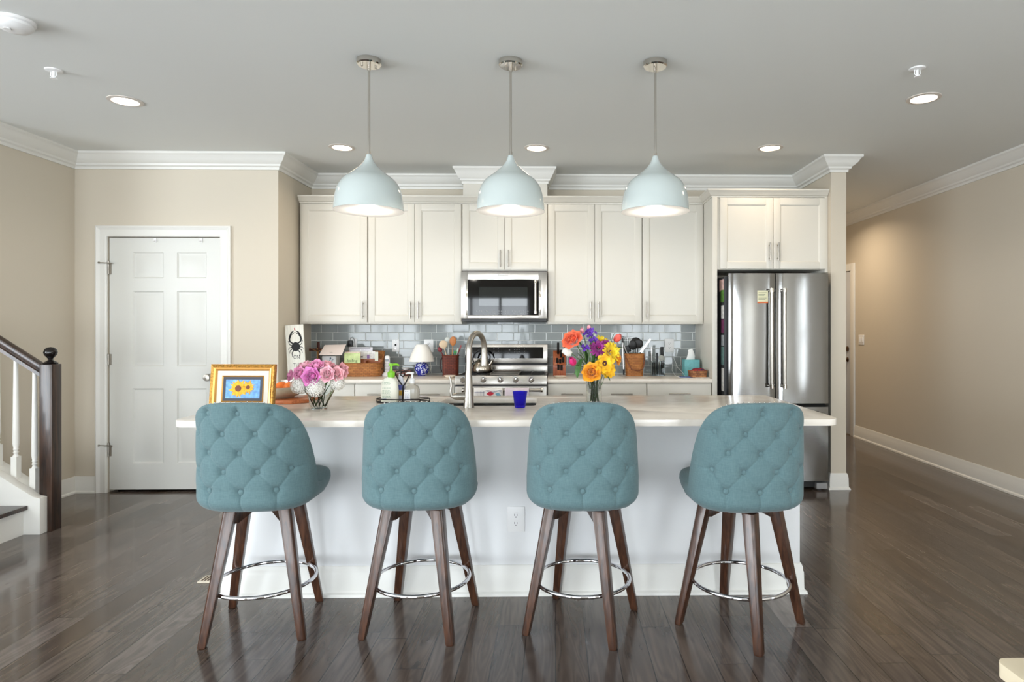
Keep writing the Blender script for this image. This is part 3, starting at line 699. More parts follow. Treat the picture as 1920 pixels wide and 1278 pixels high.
for i in range(4):
    w = (BX1-BX0-0.04)/4; a = BX0+0.02+w*i
    dd = MB().box(a+0.003, a+w-0.003, BYB, BYB+0.02, 0.12, 0.87).build('door', CAB, isl, bevel=0.002)
outlet('island_outlet', 'white double outlet plate low on the front of the island', PX(967.5, BYF), PZ(972, BYF), BYF-0.0003, 0.088, 0.127)
# sink bowl and tap
sk = thing('kitchen_sink', 'undermount stainless sink set into the island worktop', 'sink', (-0.385, 3.64, 0.7))
a, b_, c, d_ = SINK; e = 0.012
rows = [rrect(a-e, b_+e, c-e, d_+e, (0.04,)*4), rrect(a-0.002, b_+0.002, c-0.002, d_+0.002, (0.032,)*4), rrect(a+0.004, b_-0.004, c+0.004, d_-0.004, (0.03,)*4), rrect(a+0.03, b_-0.03, c+0.03, d_-0.03, (0.02,)*4)]
zz = [0.883, 0.883, 0.72, 0.70]
g = MB(); o = len(g.v); g.grid([[(x, y, z) for x, y in r] for r, z in zip(rows, zz)], closed=True); n = len(rows[0]); g.f.append(tuple(3*n+k for k in range(n)))
g.build('bowl', STEEL, sk, smooth=50)
MB().lathe([(0.04, 0.7005), (0.036, 0.703), (0.02, 0.7015), (0, 0.7015)], (-0.385, 3.68, 0), 24).build('drain', CHROME, sk, smooth=40)
fx, fy = -0.467, 3.385
fa = thing('kitchen_tap', 'tall brushed nickel gooseneck tap on the island', 'tap', (fx, fy, 0.914))
MB().lathe([(0.029, 0), (0.029, 0.004), (0.027, 0.012), (0.023, 0.09), (0.019, 0.16), (0.0165, 0.19), (0.0165, 0.2)], (fx, fy, 0.914), 28).build('body', NICKEL, fa, smooth=50)
pts = [(fx, fy, 1.112), (fx+0.001, fy, 1.16), (fx+0.002, fy, 1.22)]
ux, uy = 0.06, 0.19; zc = 1.222; rr_ = 0.088; L_ = math.hypot(ux, uy)
for k in range(1, 13):
    t = PI-PI*k/12*0.98; q = (1+math.cos(t))/2
    pts.append((fx+0.002+ux*q, fy+uy*q, zc+rr_*math.sin(t)))
MB().tube(pts, [0.016]*3+[0.0155]*(len(pts)-3), 16).build('spout', NICKEL, fa, smooth=60)
ex, ey = pts[-1][0], pts[-1][1]
MB().lathe([(0.0155, 0), (0.0165, -0.004), (0.019, -0.05), (0.0225, -0.095), (0.0215, -0.102), (0, -0.102)], (ex, ey, pts[-1][2]-0.001), 24).build('spray_head', NICKEL, fa, smooth=50)
hd = MB().cyl((fx-0.01, fy, 0.972), (fx-0.064, fy, 0.972), 0.0205, 0.0205, 20).cyl((fx-0.064, fy, 0.972), (fx-0.085, fy, 0.972), 0.0205, 0.014, 20).build('valve', NICKEL, fa, smooth=40)
MB().tube([(fx-0.082, fy, 0.966), (fx-0.092, fy, 0.972), (fx-0.097, fy, 1.0), (fx-0.092, fy, 1.03), (fx-0.096, fy, 1.06), (fx-0.104, fy, 1.08)], [0.006, 0.0075, 0.007, 0.006, 0.0055, 0.005], 10).build('lever', NICKEL, hd, smooth=60)

# ------------------------------------------------------------------ bar stools
import numpy as np
def plan(s, S1=0.30, a=0.232, b=0.215, n=2.6):
    """half plan of the shell: x and y and outward normal at arc position s from the middle of the back"""
    return None
_phi = np.linspace(0, PI/2, 400); _n = 2.7
_px = 0.251*np.abs(np.sin(_phi))**(2/_n); _py = -0.225*np.abs(np.cos(_phi))**(2/_n)-0.02
_px = np.append(_px, np.full(40, 0.251)); _py = np.append(_py, np.linspace(-0.02, 0.035, 41)[1:])
_s = np.append(0, np.cumsum(np.hypot(np.diff(_px), np.diff(_py)))); SMAX = float(_s[-1])
def plan(s):
    t = np.abs(s); x = np.interp(t, _s, _px); y = np.interp(t, _s, _py)
    e = 0.004; x2 = np.interp(np.minimum(t+e, SMAX), _s, _px); y2 = np.interp(np.minimum(t+e, SMAX), _s, _py); x1 = np.interp(np.maximum(t-e, 0), _s, _px); y1 = np.interp(np.maximum(t-e, 0), _s, _py)
    x1 = np.where(t < e, -np.interp(e-t, _s, _px), x1)
    dx, dy = x2-x1, y2-y1; L = np.hypot(dx, dy)+1e-9
    return np.sign(s)*x, y, np.sign(s+1e-12)*dy/L, -dx/L
def rim(s):
    t = np.abs(s); k = np.clip(1-(t/0.372)**3.6, 0, 1)**0.5
    return 0.652+0.378*k-0.02*np.clip((t-0.36)/0.1, 0, 1)
HB = [(-0.146, 0.984), (0, 0.984), (0.146, 0.984), (-0.219, 0.905), (-0.073, 0.898), (0.073, 0.898), (0.219, 0.905), (-0.146, 0.818), (0, 0.815), (0.146, 0.818),
      (-0.219, 0.742), (-0.073, 0.737), (0.073, 0.737), (0.219, 0.742), (-0.146, 0.655), (0, 0.652), (0.146, 0.655)]
def tuft(s, z):
    d = np.zeros(np.shape(s))
    for bs, bz in HB:
        q = (s-bs)**2+(z-bz)**2
        d += 0.009*np.exp(-q/0.0165**2)+0.006*np.exp(-q/0.036**2)
    segs = []
    for i, (a, b_) in enumerate(HB):
        for c, e in HB[i+1:]:
            if 0.05 < abs(a-c) < 0.09 and 0.05 < abs(b_-e) < 0.1: segs.append((a, b_, c, e))
        if b_ > 0.97: segs.append((a, b_, a, b_+0.06))
        if b_ < 0.67: segs.append((a, b_, a, b_-0.1))
        if abs(a) > 0.2: segs.append((a, b_, math.copysign(abs(a)+0.07, a), b_+0.005))
    for a, b_, c, e in segs:
        vx, vz = c-a, e-b_; t = np.clip(((s-a)*vx+(z-b_)*vz)/(vx*vx+vz*vz), 0, 1)
        q = (s-a-t*vx)**2+(z-b_-t*vz)**2
        d += 0.0032*np.exp(-q/0.004**2)*np.where(t > 0.97, 0.4, 1)+0.0014*np.exp(-q/0.015**2)
    return d
def shell_pt(s, z, inset):
    x, y, nx, ny = plan(s); w = 1-0.085*np.clip((z-0.68)/0.35, 0, 1.2)-0.0*z
    lean = -0.055*np.clip((z-0.66)/0.37, 0, 1.2)
    return x*w-nx*inset, (y+0.02)*w-0.02-ny*inset+lean, nx, ny
def make_shell():
    cs = np.linspace(-SMAX, SMAX, 197); nb, no, nr, ni = 10, 96, 8, 10
    cols = []
    for s in cs:
        zt = float(rim(s)); loop = []
        for k in range(nb):
            t = PI/2*k/nb; loop.append((0.085*(1-math.sin(t))+0.0, 0.553+0.062*(1-math.cos(t))**1.0))
        for k in range(no+1): loop.append((0.0, 0.615+(zt-0.02-0.615)*k/no))
        th = 0.036
        for k in range(1, nr): t = PI*k/nr; loop.append((th/2-th/2*math.cos(t), zt-0.02+0.02*math.sin(t)))
        for k in range(ni+1): loop.append((th, zt-0.02+(0.60-zt+0.02)*k/ni))
        a = np.array(loop); ss = np.full(len(loop), s); dsp = np.where(np.arange(len(loop)) <= nb+no, tuft(ss, a[:, 1]), 0)*np.clip((zt-0.004-a[:, 1])/0.02, 0, 1)
        x, y, nx, ny = shell_pt(ss, a[:, 1], a[:, 0]+dsp); cols.append([(float(p), float(q), float(r)) for p, q, r in zip(x, y, a[:, 1])])
    m = MB(); m.grid(cols, closed=True); n = len(cols[0]); m.f.append(tuple(range(n))); m.f.append(tuple((len(cols)-1)*n+k for k in range(n)))
    return m
def superring(sc, z, hx=0.238, y0=-0.2, y1=0.266, n=48, p=4.6, dy=0):
    cy, hy = (y0+y1)/2, (y1-y0)/2; out = []
    for k in range(n):
        a = 2*PI*k/n; c, s = math.cos(a), math.sin(a)
        out.append((hx*sc*math.copysign(abs(c)**(2/p), c), cy+dy+hy*sc*math.copysign(abs(s)**(2/p), s), z))
    return out
stool = thing('bar_stool', 'stool', 'bar stool', (0, 0, 0), 0, 'bar stools at the island')
g = MB(); rows = [superring(*q) for q in ((0.02, 0.556), (0.84, 0.556), (0.9, 0.562), (0.965, 0.59), (1.0, 0.62), (0.995, 0.64), (0.965, 0.656), (0.9, 0.665), (0.7, 0.671), (0.4, 0.674), (0.02, 0.675))]
g.grid(rows, closed=True); g.build('seat', LINEN, stool, smooth=60, world=False)
back = make_shell().build('backrest', LINEN, stool, smooth=50, world=False)
BTN = MB().lathe([(0.0125, -0.008), (0.0132, 0.002), (0.0122, 0.0055), (0.0075, 0.0085), (0, 0.0095)], (0, 0, 0), 18)
btn0 = None
for s, z in HB:
    x, y, nx, ny = [float(q) for q in shell_pt(np.array(s), np.array(z), tuft(np.array([s]), np.array([z]))[0]-0.0065)]
    if btn0 is None: b0 = btn0 = BTN.build('button', LINEN, back, smooth=50, world=False)
    else: b0 = btn0.copy(); COL.objects.link(b0)
    b0.parent = back; b0.location = (x, y, z); b0.rotation_euler = Vector((nx, ny, -0.1)).to_track_quat('Z', 'Y').to_euler()
NAIL = MB().ball((0, 0, 0), (0.0042, 0.0042, 0.003), 8, 6); nl0 = None
ss = np.linspace(-SMAX+0.01, SMAX-0.01, 400); zz = rim(ss); xx, yy, _, _ = shell_pt(ss, zz, 0.03); Ls = np.append(0, np.cumsum(np.sqrt(np.diff(xx)**2+np.diff(yy)**2+np.diff(zz)**2)))
for k in range(60):
    t = Ls[-1]*k/59; s = float(np.interp(t, Ls, ss)); z = float(rim(np.array(s)))-0.0035
    x, y, nx, ny = [float(q) for q in shell_pt(np.array(s), np.array(z), 0.025)]
    if nl0 is None: o = nl0 = NAIL.build('nailhead', POLISH, back, smooth=60, world=False)
    else: o = nl0.copy(); COL.objects.link(o)
    o.parent = back; o.location = (x, y, z+0.0035); o.rotation_euler = Vector((-nx*0.5, -ny*0.5, 1)).to_track_quat('Z', 'Y').to_euler()
for sx, sy in ((-1, -1), (1, -1), (1, 1), (-1, 1)):
    rows = []
    for t in (0, 0.015, 1):
        r = 0.198+(0.112-0.198)*t; h = (0.0145 if t == 0 else 0.0165)+(0.026-0.0165)*t; z = 0.0+0.548*t; c = 0.009
        poly = [(-1, -1), (1, -1), (1, 1-2*c/(2*h)*1), (1-2*c/(2*h)*1, 1), (-1, 1)]
        rows.append([(sx*(r+px*h), sy*(r+py*h), z) for px, py in poly])
    g = MB().grid(rows, closed=True); g.f.append(tuple(range(5))); g.f.append(tuple(10+k for k in range(5)))
    g.build('leg', LEGWOOD, stool, bevel=0.002, world=False)
for name, an in (('cross_beam', 45), ('cross_beam', 135)):
    M = Matrix.Rotation(R(an), 4, 'Z')
    MB().prism([(-0.15, 0.488), (-0.13, 0.488), (-0.07, 0.52), (0.07, 0.52), (0.13, 0.488), (0.15, 0.488), (0.15, 0.5475), (-0.15, 0.5475)], -0.014, 0.014, 'xz', M).build(name, DWOOD, stool, bevel=0.002, world=False)
MB().lathe([(0.11, 0.548), (0.11, 0.556), (0, 0.556)], (0, 0, 0), 24).build('swivel_plate', BLACK, stool, world=False)
MB().tube([(0.214*math.cos(2*PI*k/64), 0.214*math.sin(2*PI*k/64), 0.2) for k in range(64)], 0.0085, 12, True).build('foot_ring', CHROME, stool, smooth=60, world=False)
STOOLS = [(-1.319, 2.885, 10, 1.0, 'leftmost bar stool, in front of the gold picture frame, tufted teal linen'), (-0.611, 2.89, -8.5, 4.0, 'second bar stool from the left, below the kitchen tap, tufted teal linen'),
          (0.122, 2.872, -20, -2, 'third bar stool from the left, in front of the mixed flower vase, tufted teal linen'), (0.834, 2.838, -45.5, 4, 'rightmost bar stool, in front of the fridge end, tufted teal linen')]
for i, (x, y, leg, seat, lb) in enumerate(STOOLS):
    o = stool if i == 0 else dup(stool, (0, 0, 0))
    o.location = (x, y, 0); o.rotation_euler = (0, 0, R(leg)); o['label'] = lb
    for ch in o.children:
        if ch.name.split('.')[0] in ('seat', 'backrest'): ch.rotation_euler = (0, 0, R(seat-leg))

# ------------------------------------------------------------------ staircase at left
st = thing('staircase', 'white staircase with dark treads, dark newel post and handrail at left', 'staircase', (-3.4, 4.2, 0))
CURB = mat('stair_white', (230, 228, 222), 0.45)
nx0, nx1, ny0, ny1 = -3.400, -3.317, 4.202, 4.285
nw = MB().box(nx0, nx1, ny0, ny1, 0, 1.1).build('newel_post', DWOOD, st, bevel=0.004)
cxn, cyn = (nx0+nx1)/2, (ny0+ny1)/2
MB().lathe([(0.04, 1.1), (0.043, 1.108), (0.032, 1.116), (0.017, 1.124), (0.013, 1.134), (0.02, 1.144), (0.034, 1.16), (0.039, 1.178), (0.034, 1.197), (0.02, 1.21), (0, 1.214)], (cxn, cyn, 0), 28).build('finial', mat('black_lacquer', (20, 16, 15), 0.15), nw, smooth=50)
sl = 0.64
def sz(x, z0): return z0+(nx0-x)*sl
rp = [(-0.032, -0.045), (0.032, -0.045), (0.032, -0.02), (0.024, -0.012), (0.03, 0.012), (0.024, 0.034), (0, 0.042), (-0.024, 0.034), (-0.03, 0.012), (-0.024, -0.012), (-0.032, -0.02)]
rows = [[(x, cyn+p, sz(x, 1.06)+q) for p, q in rp] for x in (nx0+0.001, -6.9)]
g = MB().grid(rows, closed=True); g.f += [tuple(range(11)), tuple(11+k for k in range(11))]; g.build('handrail', DWOOD, st, smooth=35)
for x in [-3.462, -3.585, -3.706, -3.83, -3.955, -4.08]:
    zb = sz(x, 0.235)-0.02; zt = sz(x, 1.06)-0.04
    g = MB().box(x-0.019, x+0.019, cyn-0.019, cyn+0.019, zb, zb+0.155)
    g.lathe([(0.019, 0.155), (0.012, 0.168), (0.0125, 0.176), (0.017, 0.182), (0.012, 0.188), (0.0125, 0.196), (0.0165, 0.202), (0.013, 0.209), (0.0185, 0.24), (0.0165, 0.42), (0.012, zt-zb)], (x, cyn, zb), 16)
    g.build('baluster', CURB, st, smooth=40)
g = MB().prism([(-3.345, 0), (-3.345, 0.235), (-3.39, 0.245), (-6.9, sz(-6.9, 0.245)), (-6.9, 0)], 4.14, 4.201, 'xz')
g.prism([(-3.401, 0), (-3.401, 0.238), (-6.9, sz(-6.9, 0.238)), (-6.9, 0)], 4.201, 4.31, 'xz')
g.build('curb', CURB, st, bevel=0.003)
for k in range(9):
    x = -3.45-0.27*k; z = 0.19*(k+1)-0.028
    MB().box(x-0.02, x, 3.05, 4.139, 0.19*k, z).build('riser', CURB, st)
    MB().box(x-0.29, x+0.03, 3.05, 4.139, z, z+0.028).build('tread', DWOOD, st, bevel=0.006)

# floor register and the pale table corner nearest the camera
fr = thing('floor_vent', 'cream floor vent register beside the left end of the island', 'vent', (-1.80, 3.40, 0))
MB().box(-1.885, -1.68, 3.34, 3.43, 0, 0.006).build('grille_frame', mat('vent_cream', (206, 196, 178), 0.5), fr, bevel=0.002)
g = MB()
for k in range(12): g.box(-1.872+k*0.0155, -1.864+k*0.0155, 3.355, 3.415, 0.0055, 0.007)
g.build('slots', mat('vent_dark', (70, 52, 40), 0.6), fr)
tb = thing('cream_table', 'corner of a pale cream table at the bottom right of the photo', 'table', (1.2, 0.65, 0))
TC = mat('cream_laminate', (228, 214, 186), 0.4)
slab(rrect(0.778, 1.75, 0.25, 1.105, (0.02,)*4), None, 0.724, 0.75).build('table_top', TC, tb, bevel=0.006, seg=3)
for x, y in ((1.0, 0.4), (1.0, 0.95), (1.65, 0.4), (1.65, 0.95)): MB().box(x-0.025, x+0.025, y-0.025, y+0.025, 0, 0.7245).build('leg', TC, tb, bevel=0.004)
# ------------------------------------------------------------------ microwave
DGLASS = mat('microwave_window', (30, 34, 34), 0.03)
PRINT = mat('panel_print', (150, 150, 150), 0.5)
MY = 5.49
x0, x1 = PX(864, MY)+0.001, PX(1026, MY)-0.001; z0, z1 = PZ(603, MY), PZ(508.5, MY)
mw = thing('microwave', 'stainless steel over-the-range microwave with black glass door', 'microwave', ((x0+x1)/2, MY, z0))
MB().box(x0+0.004, x1-0.004, MY+0.02, BY-0.02, z0+0.01, 1.8405).build('body', mat('microwave_shell', (44, 44, 46), 0.5), mw, bevel=0.002)
MB().box(x0+0.006, x1-0.006, MY+0.012, BY-0.06, z0, z0+0.03).build('vent_strip', BLACK, mw, bevel=0.002)
zb = PZ(597, MY)
gx0, gx1 = PX(877, MY), PX(1010, MY); gz0, gz1 = PZ(590.5, MY), PZ(524, MY)
dr = MB().box(x0, gx0, MY, MY+0.019, zb, z1).box(gx1, x1, MY, MY+0.019, zb, z1).box(gx0, gx1, MY, MY+0.019, zb, gz0).box(gx0, gx1, MY, MY+0.019, gz1, z1).build('door', SATIN, mw, bevel=0.0025)
for xa in (gx0-0.018, gx1+0.004): MB().box(xa, xa+0.016, MY-0.004, MY+0.001, gz0, gz1).build('door_trim', POLISH, dr, bevel=0.002)
gl = MB().box(gx0+0.0005, gx1-0.0005, MY+0.004, MY+0.0185, gz0+0.0005, gz1-0.0005).build('door_glass', BLKGLASS, dr)
wx0, wx1, wz0, wz1 = PX(898, MY), PX(989, MY), PZ(573, MY), PZ(538, MY)
MB().box(wx0, wx1, MY+0.0032, MY+0.0041, wz0, wz1).build('window', DGLASS, dr)
g = MB(); rnd = random.Random(5)
for r in range(2):
    for k in range(24):
        if rnd.random() < 0.2: continue
        xa = PX(893, MY)+k*(PX(993, MY)-PX(893, MY))/24; za = PZ(583+4*r, MY); g.box(xa, xa+0.006+rnd.random()*0.005, MY+0.0036, MY+0.0041, za-0.002, za+0.002)
g.build('control_print', PRINT, dr)
hx = PX(1004, MY-0.045); ha, hb_ = PZ(588, MY), PZ(526, MY)
h = MB().cyl((hx, MY-0.045, ha+0.012), (hx, MY-0.045, hb_-0.012), 0.0115, n=18).build('handle', NICKEL, dr, smooth=40)
MB().cyl((hx, MY-0.045, ha), (hx, MY-0.045, ha+0.022), 0.0145, n=18).cyl((hx, MY-0.045, hb_-0.022), (hx, MY-0.045, hb_), 0.0145, n=18).cyl((hx, MY-0.045, ha+0.011), (hx, MY+0.006, ha+0.011), 0.008, n=12).cyl((hx, MY-0.045, hb_-0.011), (hx, MY+0.006, hb_-0.011), 0.008, n=12).build('handle_mount', POLISH, h, smooth=40)
bx, bz = PX(943, MY), PZ(516, MY)
bd = MB().box(bx-0.05, bx+0.05, MY-0.002, MY+0.001, bz-0.0115, bz+0.0115).build('badge', mat('badge_silver', (226, 224, 220), 0.35, 0.3), dr, bevel=0.001)
letters('badge_lettering', 'KitchenAid', 0.019, (bx, MY-0.0026, bz), BLACK, bd)

# ------------------------------------------------------------------ range
RY = 5.222
rg = thing('range', 'stainless steel gas range with black display backguard', 'range', ((RX0+RX1)/2, RY, 0))
MB().box(RX0, RX1, RY+0.045, BY-0.022, 0.08, 0.905).build('body', mat('range_side', (60, 60, 62), 0.4, 0.6), rg, bevel=0.002)
MB().prism([(RY+0.012, 0.946), (RY+0.05, 0.948), (RY+0.05, 0.872), (RY, 0.872)], RX0, RX1, 'yz').build('control_panel', SATIN, rg, bevel=0.003)
MB().box(RX0+0.002, RX1-0.002, RY+0.05, BY-0.085, 0.905, 0.925).build('cooktop', BLACK, rg, bevel=0.004)
for u in (906, 938, 967, 996):
    kx_, kz_ = PX(u, RY), PZ(711, RY); M = Matrix.Rotation(R(90), 3, 'X')
    kn = MB().lathe([(0.026, 0), (0.026, 0.006), (0.021, 0.009), (0.02, 0.03), (0.017, 0.034), (0, 0.034)], (kx_, RY+0.007, kz_), 24, M).build('knob', CHROME, rg, smooth=40)
    a = R({906: 20, 938: -15, 967: 5, 996: 35}[u]); MM = Matrix.Translation((kx_, RY-0.03, kz_)) @ Matrix.Rotation(a, 4, 'Y'); MB().xbox(MM, 0.011, 0.014, 0.036).build('knob_grip', CHROME, kn, bevel=0.003)
u = 868; kx_, kz_ = PX(u, RY), PZ(711, RY); MB().lathe([(0.026, 0), (0.026, 0.006), (0.021, 0.009), (0.02, 0.03), (0.017, 0.034), (0, 0.034)], (kx_, RY+0.007, kz_), 24, Matrix.Rotation(R(90), 3, 'X')).build('knob', CHROME, rg, smooth=40)
# grates and griddle
GR = mat('cast_iron', (20, 20, 21), 0.55)
gw = (RX1-RX0-0.03)/3
for i in range(3):
    a = RX0+0.015+gw*i; b_ = a+gw-0.006; ya, yb = RY+0.06, BY-0.11; g = MB()
    for xx in (a, b_-0.012): g.box(xx, xx+0.012, ya, yb, 0.926, 0.944)
    for k in range(6): yy = ya+(yb-ya-0.012)*k/5; g.box(a+0.012, b_-0.012, yy, yy+0.012, 0.930, 0.944)
    g.box((a+b_)/2-0.006, (a+b_)/2+0.006, ya+0.012, yb-0.012, 0.934, 0.9435)
    g.build('grate', GR, rg, bevel=0.002)
a, b_ = PX(921, 5.4), PX(975, 5.45)
MB().box(a, b_, 5.30, 5.68, 0.945, 0.953).box(a, a+0.008, 5.30, 5.68, 0.953, 0.963).box(b_-0.008, b_, 5.30, 5.68, 0.953, 0.963).box(a, b_, 5.672, 5.68, 0.953, 0.966).build('griddle', mat('griddle_steel', (120, 112, 104), 0.3, 1), rg, bevel=0.002)
# backguard
gy = 5.80
bz0, bz1 = PZ(695, gy), PZ(645, gy)
x0, x1 = RX0+0.003, RX1-0.002
MB().box(x0, x1, gy+0.01, BY-0.022, 0.905, PZ(684.5, gy)).build('back_riser', SATIN, rg, bevel=0.002)
MB().box(x0+0.01, x1-0.01, gy+0.02, BY-0.02, PZ(685, gy), PZ(679, gy)).build('back_gap', BLACK, rg)
bg = MB().prism([(gy, PZ(680, gy)), (gy+0.012, bz1), (BY-0.022, bz1), (BY-0.022, PZ(680, gy))], x0, x1, 'yz').build('backguard', SATIN, rg, bevel=0.004)
dx0, dx1, dz0, dz1 = PX(885, gy), PX(1018.5, gy), PZ(671.5, gy), PZ(650.5, gy)
def gyz(z): return gy+0.012*(z-PZ(680, gy))/(bz1-PZ(680, gy))
MB().prism([(gyz(dz0)-0.0012, dz0), (gyz(dz1)-0.0012, dz1), (gyz(dz1)+0.004, dz1), (gyz(dz0)+0.004, dz0)], dx0, dx1, 'yz').build('display_glass', BLKGLASS, bg)
g = MB(); rnd = random.Random(9)
def dig(u, v, w=1.6, h=1.2):
    xa, za = PX(u, gy), PZ(v, gy); g.box(xa-w*0.0022, xa+w*0.0022, gyz(za)-0.002, gyz(za)-0.001, za-h*0.002, za+h*0.002)
for u in range(923, 986, 6): dig(u, 663 if u < 950 else 662)
for u in (926, 934): dig(u, 654, 2.2); dig(u, 658, 2.2)
for u in (965, 969, 973): dig(u, 655); dig(u, 659)
for v in (654, 658.5, 663): dig(983, v, 1.3, 1.3)
dig(955, 656, 2.4, 1.4)
g.build('display_print', PRINT, bg)
# oven door with handle
od = MB().box(RX0+0.003, RX1-0.003, RY+0.01, RY+0.044, 0.25, 0.858).build('oven_door', SATIN, rg, bevel=0.004)
MB().box(RX0+0.12, RX1-0.12, RY+0.0085, RY+0.0105, 0.36, 0.70).build('oven_window', BLKGLASS, od)
MB().box(RX0+0.003, RX1-0.003, RY+0.012, RY+0.044, 0.10, 0.243).build('drawer', SATIN, rg, bevel=0.004)
hz = PZ(731, RY-0.05); hy = RY-0.045
hn = MB().cyl((PX(868, hy), hy, hz), (PX(1016, hy), hy, hz), 0.0125, n=18).build('handle', NICKEL, od, smooth=40)
for u in (868, 1016): MB().cyl((PX(u, hy)-0.008, hy, hz), (PX(u, hy)+0.008, hy, hz), 0.017, n=18).cyl((PX(u, hy), hy, hz), (PX(u, hy), RY+0.011, hz), 0.010, n=12).build('handle_mount', POLISH, hn, smooth=40)
MB().box(RX0+0.05, RX1-0.05, RY+0.08, RY+0.1, 0, 0.08).build('toe_kick', BLACK, rg)

# towels over the oven handle
def towel(name, label, u0, u1, mt):
    t = thing(name, label, 'towel', (PX((u0+u1)/2, hy), hy, hz), 0, 'kitchen towels on the oven handle')
    xa, xb = PX(u0, hy), PX(u1, hy); pts = []
    for k in range(8): pts.append((hy-0.0165-0.004*math.sin(k*0.9), hz-0.30+0.0375*k))
    for k in range(9): a = PI-PI*k/8; pts.append((hy+0.016*math.cos(a), hz+0.016*math.sin(a)))
    for k in range(8): pts.append((hy+0.0165+0.001, hz-0.03*k-0.01))
    rows = []
    for j in range(17):
        q = j/16; rows.append([(xa+(xb-xa)*q, y-0.003*math.sin(q*9+z*20)*(1 if y < hy else 0), z) for y, z in pts])
    o = MB().grid(rows).build('cloth', mt, t, smooth=70)
    md = o.modifiers.new('thick', 'SOLIDIFY'); md.thickness = 0.003; md.offset = 0
    return t
TW = mat('white_towel', (238, 234, 230), 0.9); TP = mat('pinkish_towel', (230, 215, 226), 0.9)
t1 = towel('kitchen_towel', 'white kitchen towel with navy grid and red fruit print on the oven handle', 889, 943, TW)
towel('kitchen_towel', 'plain pale pink kitchen towel on the oven handle, behind the blue glass', 947, 992, TP)
NAVY = mat('navy_print', (46, 52, 110), 0.9); REDP = mat('red_print', (196, 52, 66), 0.9); BLUP = mat('blue_print', (120, 168, 190), 0.9)
fy_ = hy-0.0235
def tp(u, v): return (PX(u, fy_), PZ(v, fy_))
g = MB()
for u in (894.5, 901.5, 907): x, _ = tp(u, 700); g.box(x-0.0014, x+0.0014, fy_, fy_+0.0008, hz-0.26, hz-0.006)
for v in (735, 742, 749, 756): _, z = tp(890, v); g.box(PX(889.5, fy_), PX(908, fy_), fy_, fy_+0.0008, z-0.0014, z+0.0014)
g.build('grid_print', NAVY, t1)
def leafshape(u, v, L, w, a, y, mt, nm, par):
    x, z = tp(u, v); pts = []
    for k in range(12):
        t = k/11; pts.append((L*(t-0.5), w*math.sin(PI*t)))
    for k in range(10, 0, -1):
        t = k/11; pts.append((L*(t-0.5), -w*math.sin(PI*t)))
    ca, sa = math.cos(a), math.sin(a)
    MB().prism([(x+p*ca-q*sa, z+p*sa+q*ca) for p, q in pts], y, y+0.0008, 'xz').build(nm, mt, par)
leafshape(919, 737.5, 0.062, 0.017, 0.05, fy_, REDP, 'fruit_print', t1)
leafshape(934, 739.5, 0.05, 0.014, -0.35, fy_, BLUP, 'fruit_print', t1)
x, z = tp(909, 733); g = MB()
for ph in (0, 1.4): g.tube([(x+0.14*k/16, fy_, z+0.008*math.sin(k*0.55+ph)-0.002*ph) for k in range(17)], 0.0011, 5)
g.build('vine_print', NAVY, t1)

# kettle
KS = mat('kettle_steel', (176, 168, 156), 0.2, 1)
kxx, ky = PX(904, 5.62), 5.62; kz = 0.9445
kt = thing('kettle', 'polished steel kettle with black handle on the left rear burner', 'kettle', (kxx, ky, kz))
MB().lathe([(0.076, 0), (0.088, 0.004), (0.092, 0.03), (0.088, 0.06), (0.07, 0.092), (0.045, 0.112), (0.038, 0.116), (0.036, 0.122), (0.015, 0.128), (0.012, 0.136), (0.016, 0.146), (0, 0.15)], (kxx, ky, kz), 36).build('body', KS, kt, smooth=50)
MB().tube([(kxx+0.06, ky-0.03, kz+0.06), (kxx+0.085, ky-0.04, kz+0.085), (kxx+0.098, ky-0.044, kz+0.115)], [0.016, 0.013, 0.01], 12).build('spout', KS, kt, smooth=60)
MB().tube([(kxx-0.07, ky, kz+0.085), (kxx-0.085, ky, kz+0.12), (kxx-0.07, ky, kz+0.17), (kxx-0.03, ky, kz+0.2), (kxx+0.02, ky, kz+0.2), (kxx+0.06, ky, kz+0.175), (kxx+0.072, ky, kz+0.14), (kxx+0.06, ky, kz+0.1)], [0.005, 0.007, 0.01, 0.011, 0.011, 0.009, 0.006, 0.005], 12).build('handle', BLACK, kt, smooth=60)

# ------------------------------------------------------------------ fridge
FD = 5.135
fg = thing('fridge', 'stainless steel french-door fridge beside the stub wall', 'fridge', (1.82, FD, 0))
bx0, bx1 = 1.402, 2.245
MB().box(bx0, bx1, FD+0.075, BY-0.03, 0.05, 1.77).build('body', mat('fridge_shell', (58, 58, 60), 0.5), fg, bevel=0.004)
dx0, dxm, dx1 = PX(1367, FD), PX(1455, FD), PX(1554.5, FD); dz1 = PZ(511.5, FD); dzb = PZ(757, FD)
def fdoor(name, a, b_, c, e):
    # slightly bowed front, rounded vertical edges
    prof = []; n = 14
    for k in range(n+1):
        q = k/n; prof.append((a+(b_-a)*q, FD+0.006*(2*q-1)**2+(0.008 if k in (0, n) else 0)))
    prof += [(b_, FD+0.072), (a, FD+0.072)]
    m = MB(); m.prism(prof, c, e, 'xy', Matrix(((1, 0, 0, 0), (0, 1, 0, 0), (0, 0, 1, 0), (0, 0, 0, 1)))); m.v = [(p, q, r) for p, q, r in m.v]
    return m.build(name, STEEL, fg, smooth=30)
